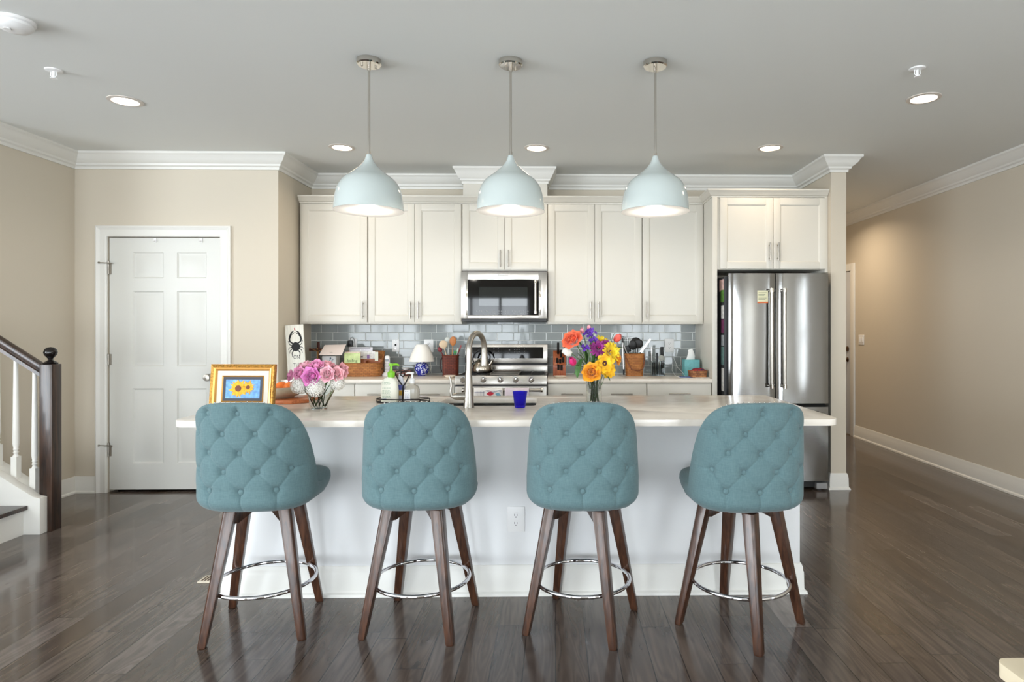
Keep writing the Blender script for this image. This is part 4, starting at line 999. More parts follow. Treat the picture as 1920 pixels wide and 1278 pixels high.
def handle(par, u, za, zb_, horiz=False, xa=0, xb=0):
    y = FD-0.05
    if not horiz:
        x = PX(u, y); h = MB().cyl((x, y, za), (x, y, zb_), 0.0135, n=20).build('handle', NICKEL, par, smooth=40)
        for z in (za+0.014, zb_-0.014): MB().cyl((x, y, z-0.016), (x, y, z+0.016), 0.017, n=20).cyl((x, y, z), (x, FD+0.006, z), 0.011, n=12).build('handle_mount', POLISH, h, smooth=40)
    else:
        z = za; h = MB().cyl((xa, y, z), (xb, y, z), 0.0135, n=20).build('handle', NICKEL, par, smooth=40)
        for x in (xa+0.014, xb-0.014): MB().cyl((x-0.016, y, z), (x+0.016, y, z), 0.017, n=20).cyl((x, y, z), (x, FD+0.006, z), 0.011, n=12).build('handle_mount', POLISH, h, smooth=40)
dl = fdoor('door', dx0, dxm-0.004, dzb, dz1); handle(dl, 1447.5, PZ(728, FD-0.05), PZ(540, FD-0.05))
dr = fdoor('door', dxm+0.004, dx1, dzb, dz1); handle(dr, 1471.5, PZ(728, FD-0.05), PZ(540, FD-0.05))
df = fdoor('freezer_drawer', dx0, dx1, PZ(904, FD), dzb-0.03); handle(df, 0, dzb-0.085, 0, True, dx0+0.06, dx1-0.06)
MB().box(dx0+0.02, dx1-0.02, FD+0.03, FD+0.09, dzb-0.032, dzb+0.002).build('door_gap', DARK, fg)
MB().box(dx0+0.03, dx1-0.09, FD+0.06, FD+0.1, 0.02, 0.09).build('kick_grille', BLACK, fg)
for a in (dx0+0.01, dx1-0.095): MB().box(a, a+0.09, FD+0.02, FD+0.12, 0.012, 0.062).cyl((a+0.045, FD+0.08, 0), (a+0.045, FD+0.08, 0.015), 0.02, n=12).build('foot', mat('foot_grey', (150, 150, 150), 0.5), fg, bevel=0.006)
# note on the left door, papers on the side
u0, u1, v0, v1 = 1420, 1440, 544, 568; yn = FD+0.0005
nt_ = thing('fridge_note', 'small cream and orange note stuck on the left fridge door', 'note', (PX(1430, yn), yn, PZ(556, yn)))
MB().box(PX(u0, yn), PX(u1, yn), yn-0.0015, yn, PZ(v1, yn), PZ(v0, yn)).build('card', mat('note_cream', (226, 222, 188), 0.6), nt_)
MB().box(PX(u0, yn), PX(u1, yn), yn-0.0022, yn-0.0014, PZ(v1, yn), PZ(v1-2.6, yn)).build('orange_band', mat('note_orange', (214, 110, 60), 0.6), nt_)
g = MB(); GRN = mat('note_ink', (96, 110, 84), 0.7)
for k, v in enumerate((548, 551, 553.5, 558, 561)): g.box(PX(1422, yn), PX(1437-2*(k % 3), yn), yn-0.0022, yn-0.0014, PZ(v+0.35, yn), PZ(v-0.35, yn))
g.build('writing', GRN, nt_)
PAP = [('paper_white', (232, 230, 226)), ('paper_green', (92, 138, 60)), ('paper_pink', (220, 186, 180)), ('paper_plum', (120, 60, 96)), ('paper_grey', (168, 172, 176)), ('paper_teal', (110, 140, 136))]
papers = [(523, 545, 5.22, 5.36, 2, 'pink paper pinned highest on the fridge side'), (543, 566, 5.22, 5.31, 1, 'green photo card on the fridge side under the pink paper'), (572, 597, 5.215, 5.30, 0, 'white list on the fridge side below the green card'), (599, 624, 5.215, 5.30, 3, 'plum card on the fridge side at mid height'),
          (628, 648, 5.215, 5.30, 4, 'grey photo on the fridge side below the plum card'), (650, 684, 5.215, 5.30, 5, 'grey-green picture on the fridge side near the worktop level'), (690, 733, 5.215, 5.29, 0, 'long white sheet hanging lowest on the fridge side')]
for i, (v0, v1, ya, yb, c, lb) in enumerate(papers):
    o = MB().box(bx0-0.0035-0.001*(i % 2), bx0-0.0015, ya, yb, PZ(v1, 5.25), PZ(v0, 5.25)).build('fridge_paper', mat(PAP[c][0], PAP[c][1], 0.6, var=0.25, vscale=40), loc=(bx0-0.002, (ya+yb)/2, PZ(v1, 5.25)))
    tag(o, lb, 'paper', 'papers on the side of the fridge')
# ------------------------------------------------------------------ things on the island
ZT = 0.9145
def align(d): return Vector(d).normalized().to_track_quat('Z', 'Y').to_matrix()
def ring(mb, c, M, n, r0, L, w, a0, a1, cup=0.3, rot=0, nt=6, nq=5, tip=0.75, jit=0.12, rnd=random):
    c = Vector(c)
    for k in range(n):
        ph = rot+2*PI*k/n+rnd.uniform(-jit, jit); l = L*rnd.uniform(1-jit, 1+jit); rows = []
        r, z = r0, 0.0
        for i in range(nt):
            t = i/(nt-1); a = R(a0+(a1-a0)*t); ww = w*(0.35+0.65*math.sin(PI*min(1, 0.12+tip*t)))*(1 if i < nt-1 else 0.55)
            row = []
            for j in range(nq):
                q = 2*j/(nq-1)-1; rr = r-cup*w*q*q; tt = q*ww; zz = z+0.05*w*math.sin(9*q+ph)
                p = Vector((rr*math.cos(ph)-tt*math.sin(ph), rr*math.sin(ph)+tt*math.cos(ph), zz)); row.append(c+M @ p)
            rows.append(row); r += math.sin(a)*l/(nt-1); z += math.cos(a)*l/(nt-1)
        mb.grid(rows)
    return mb
def petalmat(n, c, var=0.25): return mat(n, c, 0.6, var=var, vscale=35, sheen=0.2)
ROSES = {'deep': petalmat('rose_deep_pink', (226, 130, 196)), 'mid': petalmat('rose_pink', (240, 156, 196)), 'pale': petalmat('rose_pale_pink', (246, 182, 196)), 'peach': petalmat('rose_peach_pink', (248, 176, 184))}
STEM = mat('stem_green', (84, 116, 58), 0.5, var=0.3, vscale=30); LEAF = mat('leaf_green', (62, 104, 48), 0.45, var=0.35, vscale=40)
LGREEN = mat('pale_bud_green', (178, 206, 128), 0.5)
def vec_stem(c, foot, bend=0.01):
    c, foot = Vector(c), Vector(foot); m = (c+foot)/2+Vector((bend, -bend*0.3, 0.012))
    return [foot*(1-t)**2+m*2*t*(1-t)+c*t*t for t in [i/9 for i in range(10)]]
def flower(name, label, cat, c, d, parts, foot, group, stem_r=0.0022, leaf=None):
    t = thing(name, label, cat, c, 0, group)
    M = align(d)
    for nm, mt, rings in parts:
        m = MB(); rnd = random.Random(hash(label) % 1000 if False else sum(map(ord, label)))
        for rg_ in rings: ring(m, c, M, *rg_[:6], cup=rg_[6], rot=rnd.random()*6, rnd=rnd)
        m.build(nm, mt, t, smooth=60)
    MB().tube(vec_stem(c, foot), stem_r, 6).build('stem', STEM, t, smooth=60)
    if leaf:
        for lp, ld, L, w in leaf:
            m = MB(); MM = align(ld); rows = []
            for i in range(8):
                u = i/7; ww = w*math.sin(PI*min(1, u*0.92+0.05))**0.8; rows.append([Vector(lp)+MM @ Vector((q*ww, -0.18*L*u*u+0.25*abs(q)*ww, L*u)) for q in (-1, -0.5, 0, 0.5, 1)])
            m.grid(rows).build('leaf', LEAF, t, smooth=60)
    return t
def roserings(r):
    return [(3, .04*r, .72*r, .36*r, -10, 0, .5), (4, .16*r, .8*r, .46*r, -4, 12, .5), (5, .3*r, .88*r, .55*r, 2, 28, .45), (6, .46*r, .92*r, .62*r, 10, 62, .35), (6, .52*r, .98*r, .68*r, 26, 100, .25)]
# rose vase
vx, vy = PX(598, 3.33), 3.33
vs = thing('rose_vase', 'low flared glass vase holding pink roses and white hydrangeas', 'vase', (vx, vy, ZT))
MB().lathe([(0.0, 0.004), (0.036, 0.004), (0.038, 0.016), (0.052, 0.07), (0.068, 0.126), (0.071, 0.126), (0.056, 0.07), (0.042, 0.012), (0.041, 0.0), (0.0, 0.0)], (vx, vy, ZT), 40).build('glass', GLASS, vs, smooth=50)
rosedata = [(584, 706, 3.255, 0.036, 'deep', (-.1, -1, .2), 'largest deep pink rose, front centre of the low vase'), (561, 700, 3.285, 0.027, 'mid', (-.25, -1, .3), 'pink rose left of the largest rose in the low vase'),
            (545, 704, 3.31, 0.026, 'mid', (-1, -.6, .25), 'pink rose at the far left edge of the rose bouquet'), (570, 685, 3.34, 0.029, 'pale', (-.4, -.4, 1), 'pale pink rose at the top left of the rose bouquet'),
            (593, 685, 3.31, 0.032, 'mid', (0, -.6, .9), 'pink rose at the top centre of the rose bouquet'), (614, 684, 3.34, 0.028, 'peach', (.2, -.3, 1), 'peach-pink rose at the top right of the rose bouquet'),
            (613, 701, 3.265, 0.030, 'pale', (.15, -1, .25), 'pale pink rose right of the largest rose in the low vase'), (631, 701, 3.29, 0.027, 'peach', (.35, -1, .3), 'peach-pink rose second from the right edge of the rose bouquet'),
            (643, 694, 3.33, 0.029, 'peach', (1, -.35, .35), 'peach-pink rose at the far right edge of the rose bouquet'), (628, 688, 3.38, 0.026, 'pale', (.5, .3, 1), 'small pale rose at the back right of the rose bouquet')]
for i, (u, v, y, r, k, d, lb) in enumerate(rosedata):
    c = P(u, v, y); c = c-Vector(d).normalized()*r*0.45
    r *= 1.2; flower('rose', lb, 'rose', c, d, [('bloom', ROSES[k], roserings(r))], (vx+0.028*math.cos(i*2.4), vy+0.028*math.sin(i*2.4), ZT+0.012), 'pink roses in the low vase')
HYD = mat('hydrangea_white', (240, 238, 232), 0.6)
for u, v, y, r, lb in ((562, 722, 3.30, 0.040, 'white hydrangea head at left under the roses'), (592, 727, 3.27, 0.042, 'white hydrangea head at centre under the largest rose'), (633, 718, 3.31, 0.032, 'white hydrangea head at right under the roses')):
    r *= 1.15; c = P(u, v, y); t = thing('hydrangea', lb, 'hydrangea', c, 0, 'white hydrangeas in the low vase'); m = MB(); rnd = random.Random(int(u))
    m.ball(c, r*0.72, 14, 9)
    for k in range(90):
        zz = 1-2*(k+0.5)/90; a = k*2.39996; d = Vector((math.sqrt(1-zz*zz)*math.cos(a), math.sqrt(1-zz*zz)*math.sin(a), zz)); M = align(d); rr = 0.0085
        for q in range(4):
            b_ = q*PI/2+rnd.random()*0.6; o = c+d*r*rnd.uniform(0.86, 1.02)
            m.add([o, o+M @ Vector((rr*math.cos(b_-.5), rr*math.sin(b_-.5), .002)), o+M @ Vector((1.35*rr*math.cos(b_), 1.35*rr*math.sin(b_), 0)), o+M @ Vector((rr*math.cos(b_+.5), rr*math.sin(b_+.5), .002))], [(0, 1, 2, 3)])
    m.build('flower_head', HYD, t)
    MB().tube(vec_stem(c, (vx+(c.x-vx)*0.3, vy, ZT+0.012)), 0.0035, 6).build('stem', mat('stem_brown', (92, 84, 46), 0.5), t, smooth=60)

# mixed bouquet in the tall vase
tx, ty = PX(1113.5, 3.55), 3.55
vs = thing('flower_vase', 'tall clear glass cylinder vase with the mixed bouquet', 'vase', (tx, ty, ZT))
MB().lathe([(0.0, 0.008), (0.039, 0.008), (0.040, 0.012), (0.041, 0.168), (0.0435, 0.17), (0.044, 0.168), (0.044, 0.0), (0.0, 0.0)], (tx, ty, ZT), 40).build('glass', GLASS, vs, smooth=50)
F = {}
for n, c in (('coral', (238, 104, 66)), ('white', (238, 232, 224)), ('magenta', (206, 30, 112)), ('violet', (92, 42, 160)), ('pinkish', (234, 160, 170)), ('yellow', (246, 206, 40)), ('plum', (142, 36, 120)), ('orange', (250, 158, 24)), ('gold', (252, 184, 20)), ('red', (214, 96, 84)), ('dark', (70, 24, 28)), ('purple', (112, 40, 96))):
    F[n] = petalmat('petal_'+n, c)
def ranun(r): return [(5, .05*r, .6*r, .4*r, -15, 5, .5), (6, .2*r, .75*r, .5*r, 0, 25, .45), (7, .38*r, .85*r, .55*r, 14, 60, .35), (8, .5*r, .9*r, .6*r, 40, 100, .2)]
def mum(r): return [(10, .1*r, .6*r, .12*r, 5, 20, .2), (14, .2*r, .8*r, .14*r, 25, 60, .2), (16, .25*r, .95*r, .15*r, 50, 90, .1), (16, .25*r, 1.0*r, .15*r, 75, 110, .1)]
def tulip(r): return [(3, .12*r, 1.9*r, .72*r, 34, -28, .35), (3, .1*r, 1.8*r, .7*r, 30, -26, .35)]
def daisy(r): return [(9, .15*r, 1.0*r, .34*r, 55, 95, .1), (9, .12*r, .85*r, .3*r, 35, 80, .15)]
k = 3.55/FPX
mix = [('ranunculus', 1072, 635, 3.50, 15, 'coral', ranun, (-.5, -.8, .6), 'coral red ranunculus at the top left of the mixed bouquet'), ('tulip', 1064, 660, 3.50, 9, 'white', tulip, (-1, -.3, .35), 'white tulip at the left of the mixed bouquet'),
       ('tulip', 1074, 678, 3.47, 8, 'magenta', tulip, (-.35, -.4, .8), 'magenta tulip at the lower left of the mixed bouquet'), ('chrysanthemum', 1127, 638, 3.56, 13, 'yellow', mum, (.1, -.6, .9), 'yellow chrysanthemum at the top centre of the mixed bouquet'),
       ('chrysanthemum', 1122, 651, 3.50, 12, 'plum', mum, (0, -1, .4), 'plum chrysanthemum in the middle of the mixed bouquet'), ('chrysanthemum', 1138, 648, 3.53, 10, 'plum', mum, (.3, -1, .5), 'smaller plum chrysanthemum right of the middle plum one'),
       ('chrysanthemum', 1147, 660, 3.51, 15, 'yellow', mum, (.5, -1, .2), 'large yellow chrysanthemum at the right of the mixed bouquet'), ('chrysanthemum', 1154, 655, 3.57, 11, 'yellow', mum, (1, -.4, .4), 'yellow chrysanthemum at the right edge seen from its side'),
       ('pansy', 1135, 680, 3.47, 15, 'gold', daisy, (.2, -1, .25), 'golden pansy with a dark centre, right of the vase'), ('ranunculus', 1109, 697, 3.46, 13.5, 'orange', ranun, (-.1, -1, .2), 'big orange ranunculus hanging over the vase rim'),
       ('ranunculus', 1142, 694, 3.49, 13, 'gold', daisy, (.4, -1, .05), 'orange ruffled bloom low at the right of the vase'), ('ranunculus', 1160, 674, 3.54, 8, 'orange', ranun, (1, -.5, 0), 'small orange bud at the far right of the mixed bouquet'),
       ('alstroemeria', 1157, 634, 3.56, 8, 'red', tulip, (.6, -.4, .8), 'salmon red alstroemeria at the top right of the mixed bouquet'), ('tulip', 1127, 691, 3.49, 7, 'purple', tulip, (.3, -1, .2), 'dark plum tulip beside the orange ranunculus'),
       ('snapdragon', 1092, 620, 3.56, 5, 'pinkish', tulip, (-.2, -.3, 1), 'pale pink snapdragon bud at the top left'), ('snapdragon', 1105, 615, 3.57, 5, 'pinkish', tulip, (0, -.3, 1), 'pale pink snapdragon bud at the very top')]
for i, (nm, u, v, y, r, col, fn, d, lb) in enumerate(mix):
    r *= k*1.15; dd = Vector(d).normalized(); c = P(u, v, y)-dd*r*(0.8 if fn is tulip else 0.4); M = align(d)
    foot = (tx+0.030*math.cos(i*2.4)*((i % 3)+1)/3, ty+0.030*math.sin(i*2.4)*((i % 3)+1)/3, ZT+0.012)
    rim_ = Vector((tx+0.030*math.cos(i*2.4+2), ty+0.030*math.sin(i*2.4+2), ZT+0.165))
    parts = [('bloom', F[col], fn(r))]
    if nm == 'pansy': parts.append(('centre', F['dark'], [(7, .02*r, .42*r, .16*r, 40, 80, .1)]))
    if nm == 'chrysanthemum' and col == 'plum': parts.append(('centre', F['magenta'], [(8, .02*r, .35*r, .1*r, 10, 40, .1)]))
    t = flower(nm, lb, 'flower', c, d, parts, rim_, 'mixed flowers in the tall vase')
    MB().tube([rim_, (rim_+Vector(foot))/2+Vector((.003, 0, 0)), foot], 0.0026, 6).build('stem', STEM, t, smooth=60)
for u, v, y, n, h, lb in ((1104, 624, 3.54, 16, .036, 'violet stock spike at the top of the mixed bouquet'), (1112, 637, 3.52, 10, .022, 'violet stock florets below the top spike'), (1102, 651, 3.50, 9, .018, 'violet statice cluster in the middle left of the bouquet')):
    c = P(u, v, y); t = thing('stock_flower', lb, 'flower', c, 0, 'violet flowers in the tall vase'); m = MB(); rnd = random.Random(u)
    for q in range(n):
        p = c+Vector((rnd.gauss(0, h*0.5), rnd.gauss(0, h*0.4), rnd.gauss(0, h*0.4))); ring(m, p, align((rnd.uniform(-.6, .6), -1, rnd.uniform(-.2, .9))), 5, .001, .012, .006, 40, 90, .1, rnd=rnd, nt=3, nq=3)
    m.build('bloom', F['violet'], t, smooth=60); MB().tube(vec_stem(c, (tx, ty-0.01, ZT+0.1)), 0.0025, 6).build('stem', STEM, t, smooth=60)
for u, v, y, L, w, d, mt, lb in ((1091, 672, 3.50, .11, .026, (-.35, -.25, -1), LEAF, 'broad green leaf drooping left of the vase rim'), (1128, 694, 3.50, .075, .018, (.75, -.3, -.75), LEAF, 'green leaf drooping right of the vase rim'), (1153, 652, 3.58, .05, .017, (1, .2, .1), LEAF, 'round green leaf at the right edge of the bouquet'), (1146, 642, 3.58, .062, .010, (.25, 0, 1), LEAF, 'green foliage spike at the top right of the bouquet'),
                             (1108, 632, 3.57, .05, .007, (0, 0, 1), LGREEN, 'pale green bud at the top centre of the bouquet'), (1112, 634, 3.57, .055, .007, (.35, 0, 1), LGREEN, 'pale green bud leaning right at the top'), (1120, 680, 3.48, .04, .008, (.5, -.3, .9), LGREEN, 'cream lily bud in the middle of the bouquet'), (1096, 662, 3.52, .085, .013, (-.35, -.2, .9), LEAF, 'dark green leaf in the left middle of the bouquet'), (1112, 690, 3.53, .12, .012, (.05, -.1, 1), LEAF, 'upright green leaf in the bouquet centre'), (1104, 690, 3.55, .11, .02, (-.6, .1, 1), LEAF, 'green leaf behind the magenta tulip'), (1130, 676, 3.56, .10, .02, (.5, .1, 1), LEAF, 'green leaf behind the yellow chrysanthemums'),
        (1088, 660, 3.56, .09, .018, (-.5, 0, 1), LEAF, 'green leaf behind the coral ranunculus'), (1120, 672, 3.58, .10, .022, (0, .1, 1), LEAF, 'broad dark leaf behind the middle of the bouquet'), (1137, 668, 3.58, .09, .02, (.4, .1, 1), LEAF, 'dark leaf behind the golden pansy'), (1100, 680, 3.57, .10, .022, (-.15, .1, 1), LEAF, 'dark leaf left of the bouquet centre'), (1092, 690, 3.55, .06, .02, (-.7, -.2, -.4), LEAF, 'leaf drooping low left above the vase'), (1116, 660, 3.57, .08, .016, (.3, 0, 1), LEAF, 'narrow leaf between the violet and plum blooms')):
    p0 = P(u, v, y); t = thing('foliage_sprig', lb, 'foliage', p0, 0, 'greenery in the tall vase'); M = align(d); rows = []
    for i in range(9):
        q = i/8; ww = w*math.sin(PI*min(1, q*0.93+0.04))**0.8; rows.append([p0+M @ Vector((s*ww, -.12*L*q*q+.3*abs(s)*ww, L*q)) for s in (-1, -.5, 0, .5, 1)])
    MB().grid(rows).build('leaf', mt, t, smooth=60); MB().tube(vec_stem(p0, (tx+(p0.x-tx)*.3, ty, ZT+0.08), 0.0), 0.0016, 6).build('stem', STEM, t, smooth=60)

# framed sunflower drawing
GOLD = mat('antique_gold', (178, 132, 62), 0.35, 0.7, var=0.45, vscale=140, bump=0.7, bscale=160); GOLDS = mat('gold_band', (196, 146, 76), 0.3, 0.7)
MATB = mat('linen_mat', (214, 206, 192), 0.8); MATG = mat('charcoal_mat', (70, 74, 84), 0.8); SKYP = mat('drawing_blue', (112, 160, 214), 0.7, var=0.3, vscale=60)
pf = thing('picture_frame', 'gold picture frame with a sunflower drawing on the left end of the island', 'picture frame', (-1.556, 3.14, ZT), R(-3))
pf.rotation_euler = (R(-6), 0, R(-3))
FW, FH = 0.325, 0.245
def fr_ring(w0, h0, w1, h1, y0, y1, name, mt):
    rows = [[(-w0/2, y0, FH/2-h0/2), (w0/2, y0, FH/2-h0/2), (w0/2, y0, FH/2+h0/2), (-w0/2, y0, FH/2+h0/2)], [(-w1/2, y1, FH/2-h1/2), (w1/2, y1, FH/2-h1/2), (w1/2, y1, FH/2+h1/2), (-w1/2, y1, FH/2+h1/2)]]
    return rows
def fring(spec, name, mt):
    m = MB(); m.grid([fr_ring(w, h, w, h, y, y, '', None)[0] for w, h, y in spec], closed=True); return m.build(name, mt, pf, world=False)
fring([(FW, FH, 0.012), (FW, FH, -0.006), (FW-0.008, FH-0.008, -0.012), (FW-0.03, FH-0.03, -0.007), (FW-0.034, FH-0.034, -0.010)], 'outer_moulding', GOLD)
fring([(FW-0.034, FH-0.034, -0.010), (FW-0.05, FH-0.05, -0.008), (FW-0.066, FH-0.066, 0.0)], 'inner_moulding', GOLDS)
fring([(FW-0.066, FH-0.066, 0.0), (FW-0.112, FH-0.112, 0.001)], 'linen_liner', MATB)
fring([(FW-0.112, FH-0.112, 0.001), (FW-0.116, FH-0.116, -0.003), (FW-0.126, FH-0.126, 0.001)], 'fillet', GOLDS)
fring([(FW-0.126, FH-0.126, 0.001), (FW-0.152, FH-0.152, 0.002)], 'dark_mat', MATG)
pw, ph = FW-0.152, FH-0.152
pic = MB().box(-pw/2, pw/2, 0.0021, 0.004, FH/2-ph/2, FH/2+ph/2).build('drawing', SKYP, pf, world=False)
MB().box(-FW/2+0.004, FW/2-0.004, 0.0122, 0.016, 0.004, FH-0.004).build('backing', mat('brown_card', (120, 92, 66), 0.8), pf, world=False)
MB().prism([(0.017, FH*0.7), (0.021, FH*0.7), (0.084, -0.008), (0.080, -0.008)], -0.04, 0.04, 'yz').build('easel_back', mat('brown_card', (120, 92, 66), 0.8), pf, world=False)
SUNF = mat('drawing_yellow', (244, 170, 40), 0.7, var=0.3, vscale=90); SUNC = mat('drawing_brown', (112, 62, 44), 0.7)
g = MB(); h = MB()
for cx, cz, r, cr, n in ((-0.022, FH/2+0.002, 0.044, 0.0155, 19), (0.027, FH/2+0.008, 0.033, 0.010, 15)):
    for kq in range(n):
        a = 2*PI*kq/n; L = r*(1+0.14*math.sin(kq*2.7)); w = 0.3; q = 0.0003*(kq % 3)
        pts = [(cx+cr*0.7*math.cos(a-w), cz+cr*0.7*math.sin(a-w)), (cx+L*0.72*math.cos(a-w*0.62), cz+L*0.72*math.sin(a-w*0.62)), (cx+L*math.cos(a), cz+L*math.sin(a)), (cx+L*0.72*math.cos(a+w*0.62), cz+L*0.72*math.sin(a+w*0.62)), (cx+cr*0.7*math.cos(a+w), cz+cr*0.7*math.sin(a+w))]
        pts = [(max(-pw/2, min(pw/2, p)), max(FH/2-ph/2, min(FH/2+ph/2, q2))) for p, q2 in pts]
        g.prism(pts, 0.0008-q, 0.0022, 'xz')
    h.prism([(cx+cr*math.cos(2*PI*j/20), cz+cr*math.sin(2*PI*j/20)) for j in range(20)], -0.0008, 0.001, 'xz')
g.build('sunflower_petals', SUNF, pic, world=False); h.build('sunflower_centres', SUNC, pic, world=False)

# board, bowl, oranges
bo = MB().prism([(-1.76, 3.55), (-1.47, 3.53), (-1.405, 3.60), (-1.405, 3.82), (-1.76, 3.82)], ZT, ZT+0.021, 'xy').build('cutting_board', BOARD, bevel=0.004, loc=(-1.6, 3.68, ZT))
tag(bo, 'reddish wooden cutting board under the fruit bowl, behind the gold frame', 'cutting board')
bz = ZT+0.0215; bx, by = -1.598, 3.685
b_ = MB().lathe([(0.0, 0.0), (0.07, 0.0), (0.075, 0.006), (0.10, 0.014), (0.128, 0.036), (0.139, 0.062), (0.137, 0.066), (0.133, 0.062), (0.122, 0.038), (0.095, 0.02), (0.0, 0.014)], (bx, by, bz), 48)
tag(b_.build('fruit_bowl', mat('stoneware', (176, 164, 142), 0.3, var=0.15, vscale=20), smooth=50, loc=(bx, by, bz)), 'grey-beige stoneware bowl of oranges behind the gold frame', 'bowl')
OR = mat('orange_peel', (240, 122, 40), 0.45, bump=0.3, bscale=220)
for x, y, z, r, lb in ((-1.525, 3.64, 0.062, 0.036, 'front right orange in the stoneware bowl'), (-1.515, 3.72, 0.062, 0.034, 'orange at the back right of the stoneware bowl'), (-1.595, 3.69, 0.058, 0.037, 'orange in the middle of the stoneware bowl'), (-1.67, 3.66, 0.06, 0.036, 'orange at the left of the stoneware bowl')):
    o = MB().ball((x, y, bz+z), (r, r, r*0.9), 20, 14).build('orange', OR, smooth=60, loc=(x, y, bz+z-r*0.9)); tag(o, lb, 'orange', 'oranges in the bowl')

# soap caddy with bottles
WIRE = mat('black_wire', (30, 26, 26), 0.4, 0.5)
cx, cy = PX(756, 3.62), 3.62
cd_ = thing('bottle_caddy', 'black wire bottle caddy with a looped handle beside the sink', 'caddy', (cx, cy, ZT))
ov = [(cx+0.15*math.cos(2*PI*j/40), cy+0.075*math.sin(2*PI*j/40)) for j in range(40)]
g = MB().tube([(x, y, ZT+0.022) for x, y in ov], 0.003, 8, True).tube([(x, y, ZT+0.003) for x, y in ov], 0.003, 8, True)
for j in range(0, 40, 10): g.tube([(ov[j][0], ov[j][1], ZT+0.003), (ov[j][0], ov[j][1], ZT+0.022)], 0.0025, 6)
for dx in (-0.09, -0.045, 0, 0.045, 0.09): yy = 0.075*math.sqrt(1-(dx/0.15)**2); g.tube([(cx+dx, cy-yy, ZT+0.0025), (cx+dx, cy+yy, ZT+0.0025)], 0.0022, 6)
g.build('tray', WIRE, cd_, smooth=60)
zp = lambda v: PZ(v, cy); xp = lambda u: PX(u, cy)
hp = [(xp(755), cy, ZT+0.005), (xp(755), cy, zp(724)), (xp(760), cy, zp(718)), (xp(768), cy, zp(702)), (xp(767), cy, zp(697)), (xp(758), cy, zp(695)), (xp(751.5), cy, zp(698)), (xp(751.5), cy, zp(703)), (xp(756), cy, zp(705.5)), (xp(759), cy, zp(702)), (xp(757), cy, zp(696.5)), (xp(750), cy, zp(695)), (xp(743), cy, zp(696)), (xp(742), cy, zp(700)), (xp(748), cy, zp(713)), (xp(754), cy, zp(722))]
hp = [(x, y+0.004*math.sin(i*1.3), z) for i, (x, y, z) in enumerate(hp)]
MB().tube(hp, 0.0036, 8).build('handle', WIRE, cd_, smooth=60)
def pump(par, x, y, z, mt, s=1.0, left=True):
    d = -1 if left else 1
    MB().lathe([(0.0, 0), (0.016*s, 0), (0.017*s, 0.022*s), (0.012*s, 0.026*s), (0.006*s, 0.03*s), (0.0055*s, 0.05*s), (0.010*s, 0.052*s), (0.0105*s, 0.062*s), (0, 0.064*s)], (x, y, z), 20).tube([(x, y, z+0.057*s), (x+d*0.026*s, y, z+0.058*s), (x+d*0.036*s, y, z+0.053*s)], [0.006*s, 0.005*s, 0.004*s], 8).build('pump', mt, par, smooth=45)
def sring(cx, cy, z, hx, hy, n=32, p=3): return [(cx+hx*math.copysign(abs(math.cos(2*PI*k/n))**(2/p), math.cos(2*PI*k/n)), cy+hy*math.copysign(abs(math.sin(2*PI*k/n))**(2/p), math.sin(2*PI*k/n)), z) for k in range(n)]
def bottle(par, name, cx, cy, z0, spec, mt, p=3):
    m = MB(); m.grid([sring(cx, cy, z0+z, hx, hy, 32, p) for z, hx, hy in spec], closed=True); n = 32; m.f.append(tuple(range(n))); m.f.append(tuple((len(spec)-1)*n+k for k in range(n))); return m.build(name, mt, par, smooth=50)
def textlines(par, name, x0, x1, zs, y, mt, h=0.0016, rnd=random.Random(4)):
    g = MB()
    for z in zs:
        x = x0
        while x < x1-0.004:
            w = rnd.uniform(0.004, 0.012); g.box(x, min(x+w, x1), y-0.0006, y+0.0004, z-h/2, z+h/2); x += w+0.003
    return g.build(name, mt, par)
CREAM = mat('lotion_bottle_white', (240, 240, 226), 0.35); LIME = mat('lime_pump', (128, 196, 48), 0.35); INKG = mat('label_green_ink', (96, 140, 104), 0.6); INKB = mat('label_blue_ink', (70, 92, 150), 0.6)
zb = ZT+0.0065; x, y = PX(731, 3.595), 3.595
lb_ = thing('lotion_bottle', 'white lotion bottle with a lime green pump in the wire caddy', 'bottle', (x, y, zb))
bottle(lb_, 'bottle', x, y, zb, [(0, .046, .028), (.006, .049, .031), (.06, .050, .031), (.105, .045, .029), (.125, .038, .025), (.133, .026, .02), (.136, .017, .017), (.14, .016, .016)], CREAM)
pump(lb_, x+0.008, y, zb+0.139, LIME, 1.25, False)
textlines(lb_, 'label_text', x-0.034, x+0.012, [zb+q for q in (.112, .105, .098, .08, .066, .058, .05, .042, .034, .026)], y-0.0317, INKG)
MB().box(x-0.033, x-0.012, y-0.0322, y-0.0312, zb+.012, zb+.019).build('label_mark', INKB, lb_)
x, y = PX(773, 3.60), 3.60
sb = thing('hand_gel_bottle', 'clear hand gel bottle with a white pump and label in the wire caddy', 'bottle', (x, y, zb))
bottle(sb, 'bottle', x, y, zb, [(0, .038, .022), (.005, .041, .024), (.07, .041, .024), (.088, .033, .021), (.096, .018, .016), (.104, .016, .016)], mat('gel_bottle', (214, 210, 200), 0.08, trans=0.55, ior=1.35))
pump(sb, x, y, zb+0.104, WHITEP, 1.0, True)
MB().box(x-0.040, x-0.006, y-0.0252, y-0.0243, zb+.008, zb+.068).build('label', WHITEP, sb); textlines(sb, 'label_text', x-0.036, x-0.01, [zb+q for q in (.06, .05, .042, .034, .026, .016)], y-0.0256, INKB)
x, y = PX(752, 3.655), 3.655
cb = thing('spray_bottle', 'yellow and blue labelled bottle standing at the back of the wire caddy', 'bottle', (x, y, zb))
